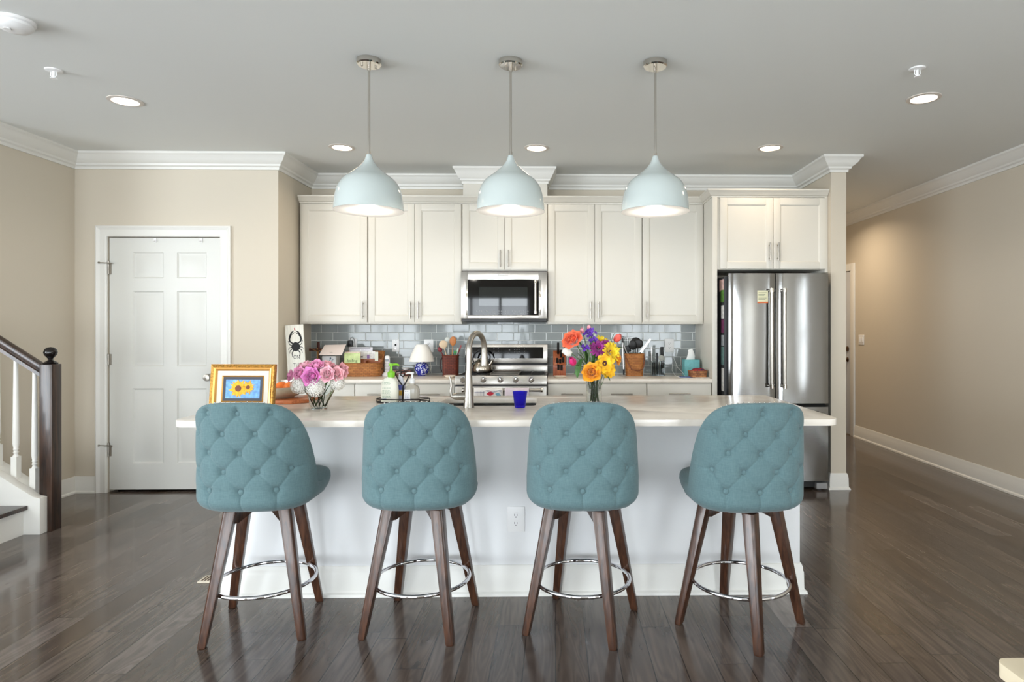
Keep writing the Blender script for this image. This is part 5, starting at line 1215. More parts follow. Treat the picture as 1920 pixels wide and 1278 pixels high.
bottle(cb, 'bottle', x, y, zb, [(0, .022, .018), (.004, .025, .02), (.095, .025, .02), (.115, .016, .015), (.13, .012, .012), (.15, .013, .013), (.152, .011, .011)], mat('pale_bottle', (214, 214, 226), 0.3))
MB().box(x-0.0235, x+0.0235, y-0.0212, y-0.0195, zb+.03, zb+.06).build('label', mat('label_yellow', (214, 170, 60), 0.5), cb); MB().box(x-0.0235, x+0.0235, y-0.0212, y-0.0195, zb+.062, zb+.092).build('label_band', mat('label_blue', (84, 92, 168), 0.5), cb)
# blue glass
x, y = PX(975, 3.365), 3.365
MBg = MB(); ro = []
for r, z in ((0.026, 0.0), (0.0275, 0.004), (0.033, 0.045), (0.0405, 0.086), (0.0385, 0.086), (0.031, 0.045), (0.0255, 0.014), (0.001, 0.013)):
    ro.append([((r+(0.0009*math.cos(14*2*PI*q/84) if z > 0.003 and z < 0.08 else 0))*math.cos(2*PI*q/84)+x, (r+(0.0009*math.cos(14*2*PI*q/84) if z > 0.003 and z < 0.08 else 0))*math.sin(2*PI*q/84)+y, ZT+z) for q in range(84)])
MBg.grid(ro, closed=True); MBg.f += [tuple(range(84)), tuple(7*84+q for q in range(84))]
tag(MBg.build('blue_tumbler', mat('cobalt_glass', (46, 30, 235), 0.05, trans=0.8, ior=1.3), smooth=50, loc=(x, y, ZT)), 'cobalt blue glass tumbler on the island right of the tap', 'glass')
# ------------------------------------------------------------------ things on the left worktop
# wooden crab sign leaning on the alcove wall
sg = thing('crab_sign', 'white wooden board with a black crab leaning in the left corner', 'sign', (-2.155, 5.285, ZT)); sg.rotation_euler = (R(-3), R(-4.2), R(6))
SH, SW = 0.455, 0.145
sbd = MB().box(-SW/2, SW/2, 0, 0.018, 0, SH).build('board', mat('whitewashed_board', (222, 220, 210), 0.7, var=0.12, vscale=14, stretch=(6, 6, 1)), sg, bevel=0.001, world=False)
INK = mat('sign_black', (18, 18, 20), 0.7); g = MB()
cxs, czs, KC = 0.004, SH-0.182, 1.28
g.prism([(cxs+0.026*math.cos(2*PI*k/24)*(1+0.05*math.cos(16*PI*k/24)), czs+0.030*math.sin(2*PI*k/24)-0.001) for k in range(24)], -0.0012, 0.0002, 'xz')
def limb(pts, w0, w1):
    n = len(pts); L = []; Rr = []
    for i, (p, q) in enumerate(pts):
        a = pts[max(i-1, 0)]; b_ = pts[min(i+1, n-1)]; d = Vector((b_[0]-a[0], b_[1]-a[1])).normalized(); w = (w0+(w1-w0)*i/(n-1))/2
        L.append((p-d.y*w, q+d.x*w)); Rr.append((p+d.y*w, q-d.x*w))
    for i in range(n-1): g.prism([L[i], L[i+1], Rr[i+1], Rr[i]], -0.0012, 0.0002, 'xz')
for s in (-1, 1):
    limb([(cxs+s*0.016, czs+0.02), (cxs+s*0.034, czs+0.034), (cxs+s*0.037, czs+0.05), (cxs+s*0.03, czs+0.074)], 0.008, 0.012)
    limb([(cxs+s*0.031, czs+0.068), (cxs+s*0.022, czs+0.092), (cxs+s*0.006, czs+0.104)], 0.014, 0.004); limb([(cxs+s*0.026, czs+0.078), (cxs+s*0.012, czs+0.084), (cxs+s*0.004, czs+0.094)], 0.007, 0.002)
    limb([(cxs+s*0.022, czs+0.006), (cxs+s*0.038, czs+0.016), (cxs+s*0.046, czs+0.04)], 0.006, 0.002)
    limb([(cxs+s*0.024, czs-0.004), (cxs+s*0.04, czs-0.006), (cxs+s*0.048, czs-0.018)], 0.006, 0.002)
    limb([(cxs+s*0.022, czs-0.014), (cxs+s*0.036, czs-0.026), (cxs+s*0.04, czs-0.044)], 0.006, 0.002)
    limb([(cxs+s*0.012, czs-0.022), (cxs+s*0.025, czs-0.042), (cxs+s*0.022, czs-0.066)], 0.006, 0.005)
g.v = [(cxs+(x-cxs)*KC, y, czs+(z-czs)*KC) for x, y, z in g.v]
g.build('crab_print', INK, sbd, world=False)
g = MB(); g.prism([(0.0, SH-0.044), (0.007, SH-0.049), (0.008, SH-0.036), (0.002, SH-0.024), (-0.002, SH-0.03)], -0.001, 0.0002, 'xz'); g.build('red_mark', mat('sign_red', (176, 70, 72), 0.7), sbd, world=False)
GREYI = mat('sign_grey', (86, 84, 84), 0.7)
for tx_, zq in (('ON', SH-0.272), ('THE', SH-0.338)):
    o = letters('sign_lettering', tx_, 0.046, (0, 0, 0), GREYI, sbd); o.location = (0.006, -0.0008, zq); o.scale = (0.72, 1, 1)

# crucifix
c = P(597, 700, 5.72); cz0 = ZT; zt = PZ(640.5, 5.72)
cr = thing('crucifix', 'dark red wooden standing crucifix behind the roses', 'crucifix', (c.x, 5.72, cz0))
za = PZ(655, 5.72)
MB().box(c.x-0.011, c.x+0.011, 5.713, 5.731, cz0+0.02, zt).box(c.x-0.082, c.x-0.011, 5.713, 5.731, za-0.011, za+0.011).box(c.x+0.011, c.x+0.082, 5.713, 5.731, za-0.011, za+0.011).build('cross', CROSSW, cr, bevel=0.002)
MB().box(c.x-0.045, c.x+0.045, 5.695, 5.75, cz0, cz0+0.02).build('base', CROSSW, cr, bevel=0.003)
BRZ = mat('bronze_figure', (166, 122, 78), 0.35, 0.7); yb_ = 5.706
fgm = MB().tube([(c.x, yb_, za-0.012), (c.x+0.002, yb_-0.003, za-0.035), (c.x-0.002, yb_, za-0.06), (c.x+0.002, yb_-0.006, za-0.085), (c.x, yb_, za-0.125)], [0.009, 0.010, 0.008, 0.007, 0.004], 10)
for s in (-1, 1): fgm.tube([(c.x+s*0.006, yb_, za-0.014), (c.x+s*0.03, yb_, za-0.004), (c.x+s*0.062, yb_, za+0.012)], [0.004, 0.0035, 0.0025], 8)
fgm.ball((c.x-0.003, yb_-0.002, za+0.006), (0.008, 0.008, 0.011), 12, 8); fgm.build('figure', BRZ, cr, smooth=60)

# white shell-like stone
x, y = PX(581, 5.62), 5.62; g = MB(); rnd = random.Random(2); g.ball((x, y, ZT+0.095), (0.058, 0.045, 0.035), 22, 14)
ws = thing('white_stone', 'white rough stone ornament beside the crab sign', 'ornament', (x, y, ZT))
g.v = [(a+0.006*math.sin(b_*90+c_*60), b_, max(ZT+0.06, c_+0.006*math.sin(a*110))) for a, b_, c_ in g.v]; g.build('stone', mat('chalk_stone', (214, 210, 198), 0.8, bump=0.5, bscale=60), ws, smooth=60)
MB().lathe([(0.045, 0), (0.045, 0.008), (0.03, 0.016), (0.026, 0.05), (0.04, 0.0605), (0, 0.0605)], (x, y, ZT), 24).build('stand', mat('stone_stand', (196, 190, 178), 0.7), ws, smooth=45)

# open greeting card on a small printed box
yk = 5.56
def quad3(m, a, b_, c_, d_, t=0.0012):
    a, b_, c_, d_ = map(Vector, (a, b_, c_, d_)); n = (b_-a).cross(d_-a).normalized()*t
    return m.add([a, b_, c_, d_, a+n, b_+n, c_+n, d_+n], [(0, 3, 2, 1), (4, 5, 6, 7), (0, 1, 5, 4), (1, 2, 6, 5), (2, 3, 7, 6), (3, 0, 4, 7)])
bx0_, bx1_ = PX(604, yk), PX(630, yk); zt_ = PZ(667, yk)
pb = thing('printed_box', 'small pale box with a blue motif under the open card', 'box', ((bx0_+bx1_)/2, yk, ZT))
MB().box(bx0_, bx1_, yk, yk+0.1, ZT, zt_).build('box', mat('pale_print_box', (206, 208, 210), 0.6, var=0.1, vscale=30), pb, bevel=0.002)
g = MB(); mx = (bx0_+bx1_)/2
for dx, dz, r in ((0.012, -0.02, 0.007), (0.026, -0.042, 0.005), (0.034, -0.03, 0.004), (0.004, -0.036, 0.003), (-0.03, -0.05, 0.004)): g.prism([(mx+dx+r*math.cos(2*PI*q/10), zt_+dz+1.5*r*math.sin(2*PI*q/10)) for q in range(10)], yk-0.0008, yk+0.0002, 'xz')
g.build('motif', mat('motif_slate', (84, 104, 124), 0.6), pb)
gc = thing('greeting_card', 'open pinkish white greeting card lying tilted above the printed box', 'card', (PX(620, 5.53), 5.53, zt_))
CARD = mat('card_pinkwhite', (244, 232, 228), 0.6)
a, b_, c_, d_ = P(598, 665.5, 5.50), P(639, 666, 5.50), P(648, 645.5, 5.66), P(609, 646.5, 5.66)
a.z = max(a.z, zt_+0.002); b_.z = a.z; m = quad3(MB(), a, b_, c_, d_); m.build('lower_leaf', CARD, gc)
quad3(MB(), b_, P(641, 665, 5.49), P(649.5, 644.5, 5.65), c_).build('upper_leaf', CARD, gc)
g = MB(); e1 = (b_-a); e2 = (d_-a)
for s0, s1, t0 in ((.3, .62, .62), (.34, .55, .56), (.38, .6, .3), (.42, .56, .24)): quad3(g, a+e1*s0+e2*t0+Vector((0, -.001, .0016)), a+e1*s1+e2*t0+Vector((0, -.001, .0016)), a+e1*s1+e2*(t0+.03)+Vector((0, -.001, .0016)), a+e1*s0+e2*(t0+.03)+Vector((0, -.001, .0016)), 0.0004)
g.build('writing', mat('card_writing', (150, 140, 134), 0.7), gc)

# mail basket
yb0, yb1 = 5.545, 5.76
mb_ = thing('mail_basket', 'honey wicker letter basket full of cards on the left worktop', 'basket', (PX(680, 5.65), 5.65, ZT))
x0, x1 = PX(640, yb0), PX(713, yb0); zf, zs, zr = PZ(681, yb0), PZ(668, yb0), PZ(658, 5.75)
rows = []
def bring(z_of, ins, n=48):
    out = []
    for q in range(n):
        aa = 2*PI*q/n; cc, ss_ = math.cos(aa), math.sin(aa); px_ = math.copysign(abs(cc)**0.45, cc); py_ = math.copysign(abs(ss_)**0.45, ss_)
        out.append(((x0+x1)/2+((x1-x0)/2-ins)*px_, (yb0+yb1)/2+((yb1-yb0)/2-ins)*py_, z_of(py_, px_)))
    return out
top = lambda py_, px_: zf+(zr-zf)*max(0, min(1, (py_+0.75)/1.2))**1.3
nrw = 8
for i in range(nrw+1): rows.append([(a[0], a[1], ZT+(b__[2]-ZT)*i/nrw) for a, b__ in zip(bring(lambda p, q: ZT, 0.012*(1-i/nrw)), bring(top, 0))])
for i in range(nrw+1): rows.append([(a[0], a[1], ZT+0.006+(b__[2]-ZT-0.006)*(1-i/nrw)) for a, b__ in zip(bring(lambda p, q: ZT, 0.006+0.012*i/nrw), bring(top, 0.006))])
g = MB().grid(rows, closed=True); g.f.append(tuple(range(48))); g.f.append(tuple((len(rows)-1)*48+q for q in range(48))); wk = g.build('basket_body', WICKER, mb_, smooth=60)
TRW = mat('basket_wood', (156, 88, 50), 0.45, var=0.2, vscale=30)
MB().box(x0+0.012, x1-0.012, 5.64, 5.648, ZT+0.01, PZ(672, 5.64)).box((x0+x1)/2+0.03, (x0+x1)/2+0.036, 5.56, 5.64, ZT+0.01, PZ(675, 5.6)).build('divider', TRW, mb_)
g = MB(); t_ = bring(top, 0.003); g.tube(t_, 0.0055, 8, True); g.build('rim_band', WICKER, mb_, smooth=60)
cards = [(655, 699, 650.5, 672, 5.70, 'paper_lav', (226, 222, 228), 'white envelope with lettering standing in the back of the letter basket'), (656, 703, 658, 674, 5.675, 'paper_white', (232, 230, 226), 'white printed card standing in front of the lettered envelope'), (647, 676, 659, 682, 5.60, 'card_rose', (224, 206, 190), 'pinkish card behind the green card in the letter basket'), (645, 675.5, 661, 683, 5.585, 'card_green', (196, 212, 152), 'pale green lettered card at the front of the letter basket'), (703, 709, 659, 676, 5.62, 'paper_pale', (226, 230, 214), 'narrow pale card at the right end of the letter basket')]
for i, (u0, u1, v0, v1, y, mn, mc, lb) in enumerate(cards):
    cx_ = PX((u0+u1)/2, y); t = thing('letter', lb, 'card', (cx_, y, PZ(v1, y)), R((-3, 2, 7, -4, 20)[i]), 'cards in the letter basket')
    w = PX(u1, y)-PX(u0, y); hh = PZ(v0, y)-PZ(v1, y)
    MB().box(-w/2, w/2, 0, 0.0025, 0, hh).build('card', mat(mn, mc, 0.6, var=0.18 if 'green' in mn or 'rose' in mn else 0, vscale=30), t, world=False)
    if i in (0, 3):
        o = letters('lettering', ('nothing', 'feeling')[i == 3], (0.062, 0.036)[i == 3], (0, 0, 0), mat('lettering_white', (250, 250, 250), 0.5) if i == 0 else mat('lettering_green', (72, 96, 58), 0.7), t); o.location = (0, -0.0006, hh*(0.6 if i == 0 else 0.35))
    if i == 0: g = MB(); g.box(-w/2+.006, w/2-.02, -0.0008, 0.0002, hh*.86, hh*.9).build('edge_print', mat('print_grey', (96, 92, 96), 0.7), t, world=False)
    if i == 1: MB().box(w*.18, w*.28, -0.0008, 0.0002, hh*.15, hh*.6).build('stamp', mat('stamp_purple', (150, 120, 170), 0.7), t, world=False); MB().box(-w*.2, w*.02, -0.0008, 0.0002, hh*.3, hh*.42).build('print', mat('print_grey', (96, 92, 96), 0.7), t, world=False)

# cordless phone
x, y = PX(725, 5.66), 5.66
ph = thing('cordless_phone', 'white cordless phone standing in its charging base', 'phone', (x, y, ZT)); PHW = mat('phone_white', (226, 226, 228), 0.35)
MB().grid([sring(x, y, ZT+z, hx, hy, 24, 3) for z, hx, hy in ((0, .04, .04), (.012, .04, .04), (.03, .028, .026), (.034, .02, .02), (.0341, .001, .001))], closed=True).build('charging_base', PHW, ph, smooth=45)
hs = MB().grid([sring(x+0.006, y, ZT+z, hx, hy, 24, 4) for z, hx, hy in ((.030, .014, .008), (.034, .021, .012), (.1, .0235, .0125), (.16, .0225, .0125), (.176, .018, .011), (.181, .008, .006), (.1811, .0005, .0005))], closed=True).build('handset', PHW, ph, smooth=50)
MB().box(x-0.009, x+0.021, y-0.0135, y-0.0115, ZT+.128, ZT+.152).build('screen', mat('lcd_grey', (88, 100, 104), 0.2), hs)
g = MB()
for r_ in range(5):
    for q in range(3): g.box(x-0.009+q*0.0115, x-0.0015+q*0.0115, y-0.0138, y-0.0118, ZT+.052+r_*.013, ZT+.06+r_*.013)
g.build('keypad', mat('key_grey', (176, 176, 180), 0.4), hs)

# small box with a white lid beside the lamp
x0, x1, y = PX(733, 5.68), PX(772, 5.68), 5.68
jb = thing('wooden_box', 'small brown wooden box between the phone and the lamp', 'box', ((x0+x1)/2, y, ZT))
MB().box(x0, x1, y-0.04, y+0.04, ZT, PZ(693, y)).build('box', woodmat('walnut_box_wood', (64, 32, 22), (112, 60, 42), 0.35), jb, bevel=0.004)
x = PX(760, 5.67); wz = PZ(693, 5.68)
t = thing('white_dish', 'white shallow dish sitting on the small wooden box', 'dish', (x, 5.68, wz)); MB().lathe([(0.018, 0.0005), (0.02, 0.006), (0.034, 0.014), (0.038, 0.02), (0.036, 0.021), (0.0, 0.012)], (x, 5.68, wz), 28).build('dish', WHITEP, t, smooth=50)

# table lamp
x, y = PX(791, 5.70), 5.70
tl_ = thing('table_lamp', 'small table lamp with a blue and white porcelain base and white shade', 'lamp', (x, y, ZT))
def porcelain():
    m = mat('blue_porcelain', (28, 40, 150), 0.08, coat=0.5); nt, b = nodes(m); tc = N(nt, 'ShaderNodeTexCoord')
    n = N(nt, 'ShaderNodeTexNoise'); n.inputs['Scale'].default_value = 42; n.inputs['Detail'].default_value = 2; n.inputs['Distortion'].default_value = 1.2; nt.links.new(tc.outputs['Object'], n.inputs[0])
    r = N(nt, 'ShaderNodeValToRGB'); r.color_ramp.elements[0].position = 0.53; r.color_ramp.elements[1].position = 0.57; r.color_ramp.elements[0].color = lin((26, 36, 148)); r.color_ramp.elements[1].color = lin((226, 230, 244)); nt.links.new(n.outputs[0], r.inputs[0]); nt.links.new(r.outputs[0], b.inputs['Base Color']); return m
MB().lathe([(0.0, 0), (0.036, 0), (0.04, 0.006), (0.055, 0.022), (0.064, 0.05), (0.063, 0.082), (0.052, 0.104), (0.034, 0.113), (0.028, 0.117), (0.028, 0.122), (0.0, 0.122)], (x, y, ZT), 36).build('base', porcelain(), tl_, smooth=50)
MB().cyl((x, y, ZT+0.122), (x, y, ZT+0.22), 0.006, n=12).build('stem', POLISH, tl_, smooth=40)
rows = []
for r, z in ((0.112, 0.126), (0.112, 0.129), (0.094, 0.19), (0.062, 0.258), (0.048, 0.276), (0.046, 0.279), (0.044, 0.276)): rows.append([((r+0.0014*(q % 2))*math.cos(2*PI*q/72)+x, (r+0.0014*(q % 2))*math.sin(2*PI*q/72)+y, ZT+z) for q in range(72)])
sh_ = MB().grid(rows, closed=True).build('lamp_shade', mat('pleated_shade', (248, 246, 240), 0.85), tl_, smooth=25); md = sh_.modifiers.new('thick', 'SOLIDIFY'); md.thickness = 0.0015
MB().tube([(x+0.04, y+0.01, ZT+0.02), (x+0.075, y, ZT+0.03), (x+0.082, y, ZT+0.07), (x+0.07, y+0.03, ZT+0.12)], 0.0022, 6).build('cord', mat('clear_cord', (206, 202, 190), 0.4), tl_, smooth=60)

# utensil basket with spoons
def basket(name, label, u, y, hw, hd, h, mt, tilt=1.08):
    x = PX(u, y); t = thing(name, label, 'basket', (x, y, ZT)); rows = []; n = 40
    for i in range(9): q = i/8; rows.append(sring(x, y, ZT+h*q, hw*(1/tilt+(1-1/tilt)*q), hd*(1/tilt+(1-1/tilt)*q), n, 4))
    for i in range(9): q = 1-i/8; rows.append(sring(x, y, ZT+0.006+(h-0.006)*q, hw*(1/tilt+(1-1/tilt)*q)-0.005, hd*(1/tilt+(1-1/tilt)*q)-0.005, n, 4))
    g = MB().grid(rows, closed=True); g.f += [tuple(range(n)), tuple((len(rows)-1)*n+k_ for k_ in range(n))]; g.build('basket_body', mt, t, smooth=50)
    return t, x
ub, ux_ = basket('utensil_basket', 'dark red wicker basket holding wooden spoons left of the range', 845, 5.66, 0.072, 0.06, 0.186, WICKERD, 1.06)
HB_ = mat('leather_handle', (40, 18, 14), 0.45)
MB().tube([(ux_-0.07, 5.66, ZT+0.17), (ux_-0.088, 5.655, ZT+0.14), (ux_-0.092, 5.65, ZT+0.08), (ux_-0.078, 5.648, ZT+0.035)], [0.006]*4, 8).build('strap_handle', HB_, ub, smooth=60)
MB().tube(sring(ux_, 5.66, ZT+0.18, 0.073, 0.061, 40, 4), 0.004, 8, True).build('rim_band', WICKERD, ub, smooth=60)
def utensil(name, label, base, tip, head, mt, hr=0.005, kind='spoon', hm=None, group='utensils in the red wicker basket'):
    base, tip = Vector(base), Vector(tip); d = (tip-base).normalized(); t = thing(name, label, 'utensil', base, 0, group)
    MB().tube([base, (base+tip)/2, tip], [hr, hr, hr*0.85], 8).build('handle', mt, t, smooth=60)
    M = align(d); m = MB(); hw, hl = head
    if kind == 'spoon':
        m.ball((0, 0, 0), (hw, 0.008, hl), 18, 12); m.v = [tuple(tip+d*hl*0.9+Matrix.Rotation(0, 3, 'Z') @ (M2 @ Vector(v))) for M2 in [_basis(d)] for v in m.v]
    else:
        m.box(-hw, hw, -0.003, 0.003, 0, 2*hl); m.v = [tuple(tip+_basis(d) @ Vector(v)) for v in m.v]
    m.build('head', hm or mt, t, smooth=60 if kind == 'spoon' else None, bevel=0 if kind == 'spoon' else 0.002)
    return t
def _basis(d):
    d = Vector(d).normalized(); y = Vector((0, -1, 0)); x = y.cross(d).normalized()*-1; y = d.cross(x).normalized(); return Matrix((x, y, d)).transposed()
ZB = ZT+0.01
def UP(u, v, y): return P(u, v, y)
utensil('wooden_spoon', 'brown wooden spoon standing tallest in the red wicker basket', (ux_+0.005, 5.66, ZB), UP(849, 647, 5.65), (0.030, 0.042), SPOONW, hm=mat('spoon_orange', (190, 118, 62), 0.5))
utensil('wooden_spoon', 'pale round wooden ladle at the left of the red wicker basket', (ux_+0.01, 5.655, ZB), UP(833, 652, 5.63), (0.038, 0.036), mat('pale_wood', (214, 190, 160), 0.55))
utensil('serving_spoon', 'grey-white serving spoon behind the brown wooden spoon', (ux_, 5.68, ZB), UP(840, 645, 5.69), (0.03, 0.034), mat('grey_white_plastic', (206, 210, 204), 0.4))
utensil('spatula', 'dark red spatula leaning left in the red wicker basket', (ux_+0.02, 5.66, ZB), UP(827, 659, 5.66), (0.02, 0.024), mat('dark_red_silicone', (120, 20, 28), 0.4))
utensil('spatula', 'green spatula in the middle of the red wicker basket', (ux_, 5.65, ZB), UP(853, 662, 5.64), (0.012, 0.012), mat('green_silicone', (40, 140, 60), 0.4), kind='flat')
utensil('spatula', 'pale mint spatula at the right of the red wicker basket', (ux_, 5.655, ZB), UP(857, 660, 5.65), (0.008, 0.018), mat('mint_plastic', (196, 216, 200), 0.4), kind='flat')
utensil('spatula', 'thin red spatula leaning right in the red wicker basket', (ux_, 5.66, ZB), UP(861, 657, 5.66), (0.007, 0.026), mat('pink_red_plastic', (150, 62, 62), 0.4), kind='flat')
x, y = PX(844, 5.42), 5.42
t = thing('spoon_rest', 'white oval dish on the worktop in front of the red wicker basket', 'dish', (x, y, ZT)); MB().lathe([(0.03, 0), (0.04, 0.006), (0.055, 0.02), (0.053, 0.021), (0.036, 0.009), (0, 0.006)], (x, y, ZT), 32, sy=0.7).build('dish', mat('cream_china', (232, 222, 208), 0.25), t, smooth=50)

# ------------------------------------------------------------------ things on the right worktop
kb_ = thing('knife_block', 'wooden knife block with black handled knives right of the range', 'knife block', (PX(1049, 5.66), 5.66, ZT))
x0, x1 = PX(1037, 5.62), PX(1061, 5.62)
KW = woodmat('cherry_block_wood', (128, 58, 28), (176, 96, 54), 0.4)
MB().prism([(5.60, ZT), (5.74, ZT), (5.76, ZT+0.20), (5.70, ZT+0.225), (5.60, ZT+0.095)], x0, x1, 'yz').build('block', KW, kb_, bevel=0.003)
rnd = random.Random(8)
for i, (u, v) in enumerate(((1046.5, 643), (1059, 647), (1052, 657), (1045, 672), (1050.5, 674), (1056, 670), (1047, 684), (1053, 685))):
    yb_2 = 5.695-0.02*(i // 3); tip = P(u, v, yb_2-0.07); d = Vector((0, -0.55, 0.83)); q = tip-d*0.13
    t = thing('knife', 'black handled knife, %s in the knife block' % ('tallest at the back left', 'back right', 'back middle', 'middle row left', 'middle row centre', 'middle row right', 'front row left', 'front row right')[i], 'knife', q, 0, 'knives in the knife block')
    M = Matrix.Translation((q+tip)/2) @ _basis(d).to_4x4(); MB().xbox(M, 0.021, 0.026, 0.13).build('handle', BLACK, t, bevel=0.004)
    M = Matrix.Translation(q-d*0.03) @ _basis(d).to_4x4(); MB().xbox(M, 0.002, 0.02, 0.06).build('blade', STEEL, t)
    g = MB()
    for s in (-.025, .0, .025): p = (q+tip)/2+d*s; g.cyl(p-Vector((.009, 0, 0)), p+Vector((.009, 0, 0)), 0.003, n=8)
    g.build('rivet', SILVER, t, smooth=40)
x, y = PX(1050, 5.40), 5.40
t = thing('small_dish', 'small white dish with dark contents in front of the knife block', 'dish', (x, y, ZT)); MB().lathe([(0.03, 0), (0.045, 0.006), (0.062, 0.016), (0.06, 0.017), (0.04, 0.008), (0, 0.006)], (x, y, ZT), 32, sy=0.7).build('dish', mat('cream_china', (232, 222, 208), 0.25), t, smooth=50)
MB().lathe([(0.03, 0.0075), (0.026, 0.012), (0, 0.014)], (x, y, ZT), 20, sy=0.6).build('contents', mat('dark_contents', (52, 34, 30), 0.6), t, smooth=50)

tb_, tx2 = basket('tool_basket', 'honey wicker basket full of black cooking tools on the right worktop', 1189, 5.63, 0.085, 0.07, 0.20, WICKER, 1.12)
MB().tube([(tx2-0.083, 5.60, ZT+0.185), (tx2-0.072, 5.553, ZT+0.13), (tx2-0.03, 5.548, ZT+0.06), (tx2+0.03, 5.55, ZT+0.048), (tx2+0.07, 5.556, ZT+0.07), (tx2+0.088, 5.59, ZT+0.13), (tx2+0.084, 5.62, ZT+0.185)], 0.0055, 8).build('swing_handle', mat('handle_brown', (118, 68, 44), 0.45), tb_, smooth=60)
MB().tube(sring(tx2, 5.63, ZT+0.195, 0.086, 0.071, 40, 4), 0.0045, 8, True).build('rim_band', WICKER, tb_, smooth=60)
NY = mat('black_nylon', (14, 14, 15), 0.4); G2 = 'black cooking tools in the honey basket'
utensil('ladle', 'black ladle standing at the right of the honey basket', (tx2+0.01, 5.63, ZB), UP(1196, 652, 5.61), (0.045, 0.042), NY, group=G2)
utensil('slotted_spoon', 'black slotted spoon in the middle of the honey basket', (tx2, 5.62, ZB), UP(1187, 655, 5.60), (0.035, 0.045), NY, group=G2)
utensil('pasta_spoon', 'large black pasta spoon at the back of the honey basket', (tx2, 5.66, ZB), UP(1192, 650, 5.66), (0.048, 0.045), NY, group=G2)
utensil('turner', 'black turner leaning left in the honey basket', (tx2+0.01, 5.63, ZB), UP(1178, 660, 5.62), (0.03, 0.03), NY, kind='flat', group=G2)
t = thing('steel_masher', 'steel masher with a slotted head standing at the back left of the honey basket', 'utensil', (tx2-0.02, 5.67, ZB), 0, G2)
a = P(1176, 655, 5.69); g = MB().tube([(tx2-0.01, 5.67, ZB), a], 0.004, 8)
for q in range(6): u = 1174+q*3.2; g.tube([P(u, 650, 5.69), P(u-0.6, 634, 5.69)], 0.0028, 6)
g.tube([P(1173, 650, 5.69), P(1191, 650, 5.69)], 0.003, 6).tube([P(1173.4, 633.5, 5.69), P(1190.5, 632.5, 5.69)], 0.003, 6); g.build('masher', SILVER, t, smooth=60)
t = thing('slicing_knife', 'steel bladed tool leaning right out of the honey basket', 'utensil', (tx2, 5.64, ZB), 0, G2)
a, b_ = P(1201, 660, 5.64), P(1220, 636, 5.64); MB().tube([(tx2, 5.64, ZB), a], 0.005, 8).build('handle', NY, t, smooth=60)
dd = (b_-a).normalized(); nn = Vector((dd.z, 0, -dd.x))*0.010; MB().add([a-nn, a+nn, b_+nn*.3, b_-nn, a-nn+Vector((0, .003, 0)), a+nn+Vector((0, .003, 0)), b_+nn*.3+Vector((0, .003, 0)), b_-nn+Vector((0, .003, 0))], [(0, 1, 2, 3), (7, 6, 5, 4), (0, 4, 5, 1), (1, 5, 6, 2), (2, 6, 7, 3), (3, 7, 4, 0)]).build('blade', STEEL, t)
# tongs leaning on the basket
t = thing('kitchen_tongs', 'steel tongs with black ends leaning left of the honey basket', 'tongs', P(1172, 700, 5.58))
a, b_ = P(1167, 640, 5.60), P(1169.5, 701, 5.56); b_.z = ZT+0.012
MB().tube([a, b_], [0.006, 0.005], 8).tube([a, P(1178, 668, 5.62), (tx2-0.04, 5.64, ZT+0.10)], [0.006, 0.005, 0.005], 8).build('arms', mat('tong_steel', (214, 214, 216), 0.3, 0.8), t, smooth=60)
MB().tube([a+Vector((0, 0, .03)), a+Vector((.003, 0, -.01))], 0.008, 10).tube([a+Vector((-.008, 0, .04)), a+Vector((0, 0, .05)), a+Vector((.008, 0, .04)), a+Vector((0, 0, .03))], 0.003, 6, True).tube([b_+Vector((0, 0, .05)), b_], 0.008, 10).build('grip', NY, t, smooth=60)

# clear caddy with gadgets
y = 5.66; x0, x1 = PX(1221, y), PX(1246, y); za_ = PZ(677, y)
ac = thing('clear_holder', 'clear plastic holder with small gadgets beside the honey basket', 'holder', ((x0+x1)/2, y, ZT))
CLR = mat('clear_acrylic', (240, 245, 246), 0.03, trans=1, ior=1.2)
MB().box(x0, x1, y-0.04, y+0.04, ZT, ZT+0.004).box(x0, x0+0.003, y-0.04, y+0.04, ZT+0.004, za_).box(x1-0.003, x1, y-0.04, y+0.04, ZT+0.004, za_).box(x0+0.003, x1-0.003, y-0.04, y-0.037, ZT+0.004, za_).box(x0+0.003, x1-0.003, y+0.037, y+0.04, ZT+0.004, za_).build('holder', CLR, ac)
def gad(name, label, p0, p1, r, mt, extra=None):
    t = thing(name, label, 'kitchen gadget', p0, 0, 'gadgets in the clear holder'); MB().tube([p0, p1], r, 12).build('handle', mt, t, smooth=60)
    if extra: extra(t)
    return t
gad('can_opener', 'steel tube gadget at the left of the clear holder', (x0+0.012, y, ZT+0.006), P(1221, 650, y), 0.008, SILVER)
gad('peeler', 'black handled peeler in the middle of the clear holder', ((x0+x1)/2-0.01, y-0.01, ZT+0.006), P(1232, 661, y), 0.010, NY)
def dial(t):
    c = P(1240, 671, y-0.03); MB().lathe([(0.026, -0.006), (0.026, 0.006), (0.02, 0.009), (0, 0.009)], c, 24, Matrix.Rotation(R(90), 3, 'X')).build('dial', mat('dial_grey', (150, 152, 146), 0.3), t, smooth=40)
gad('meat_thermometer', 'black gadget with a round grey dial at the right of the clear holder', (x1-0.02, y, ZT+0.006), P(1241, 650, y), 0.014, NY, dial)
gad('measuring_spoon', 'white handled spoon in the clear holder', ((x0+x1)/2+0.012, y-0.02, ZT+0.006), P(1236, 676, y-0.02), 0.008, WHITEP)
gad('black_scissors', 'short black scissors low in the clear holder', (x0+0.02, y-0.02, ZT+0.006), P(1226, 679, y-0.02), 0.014, NY)

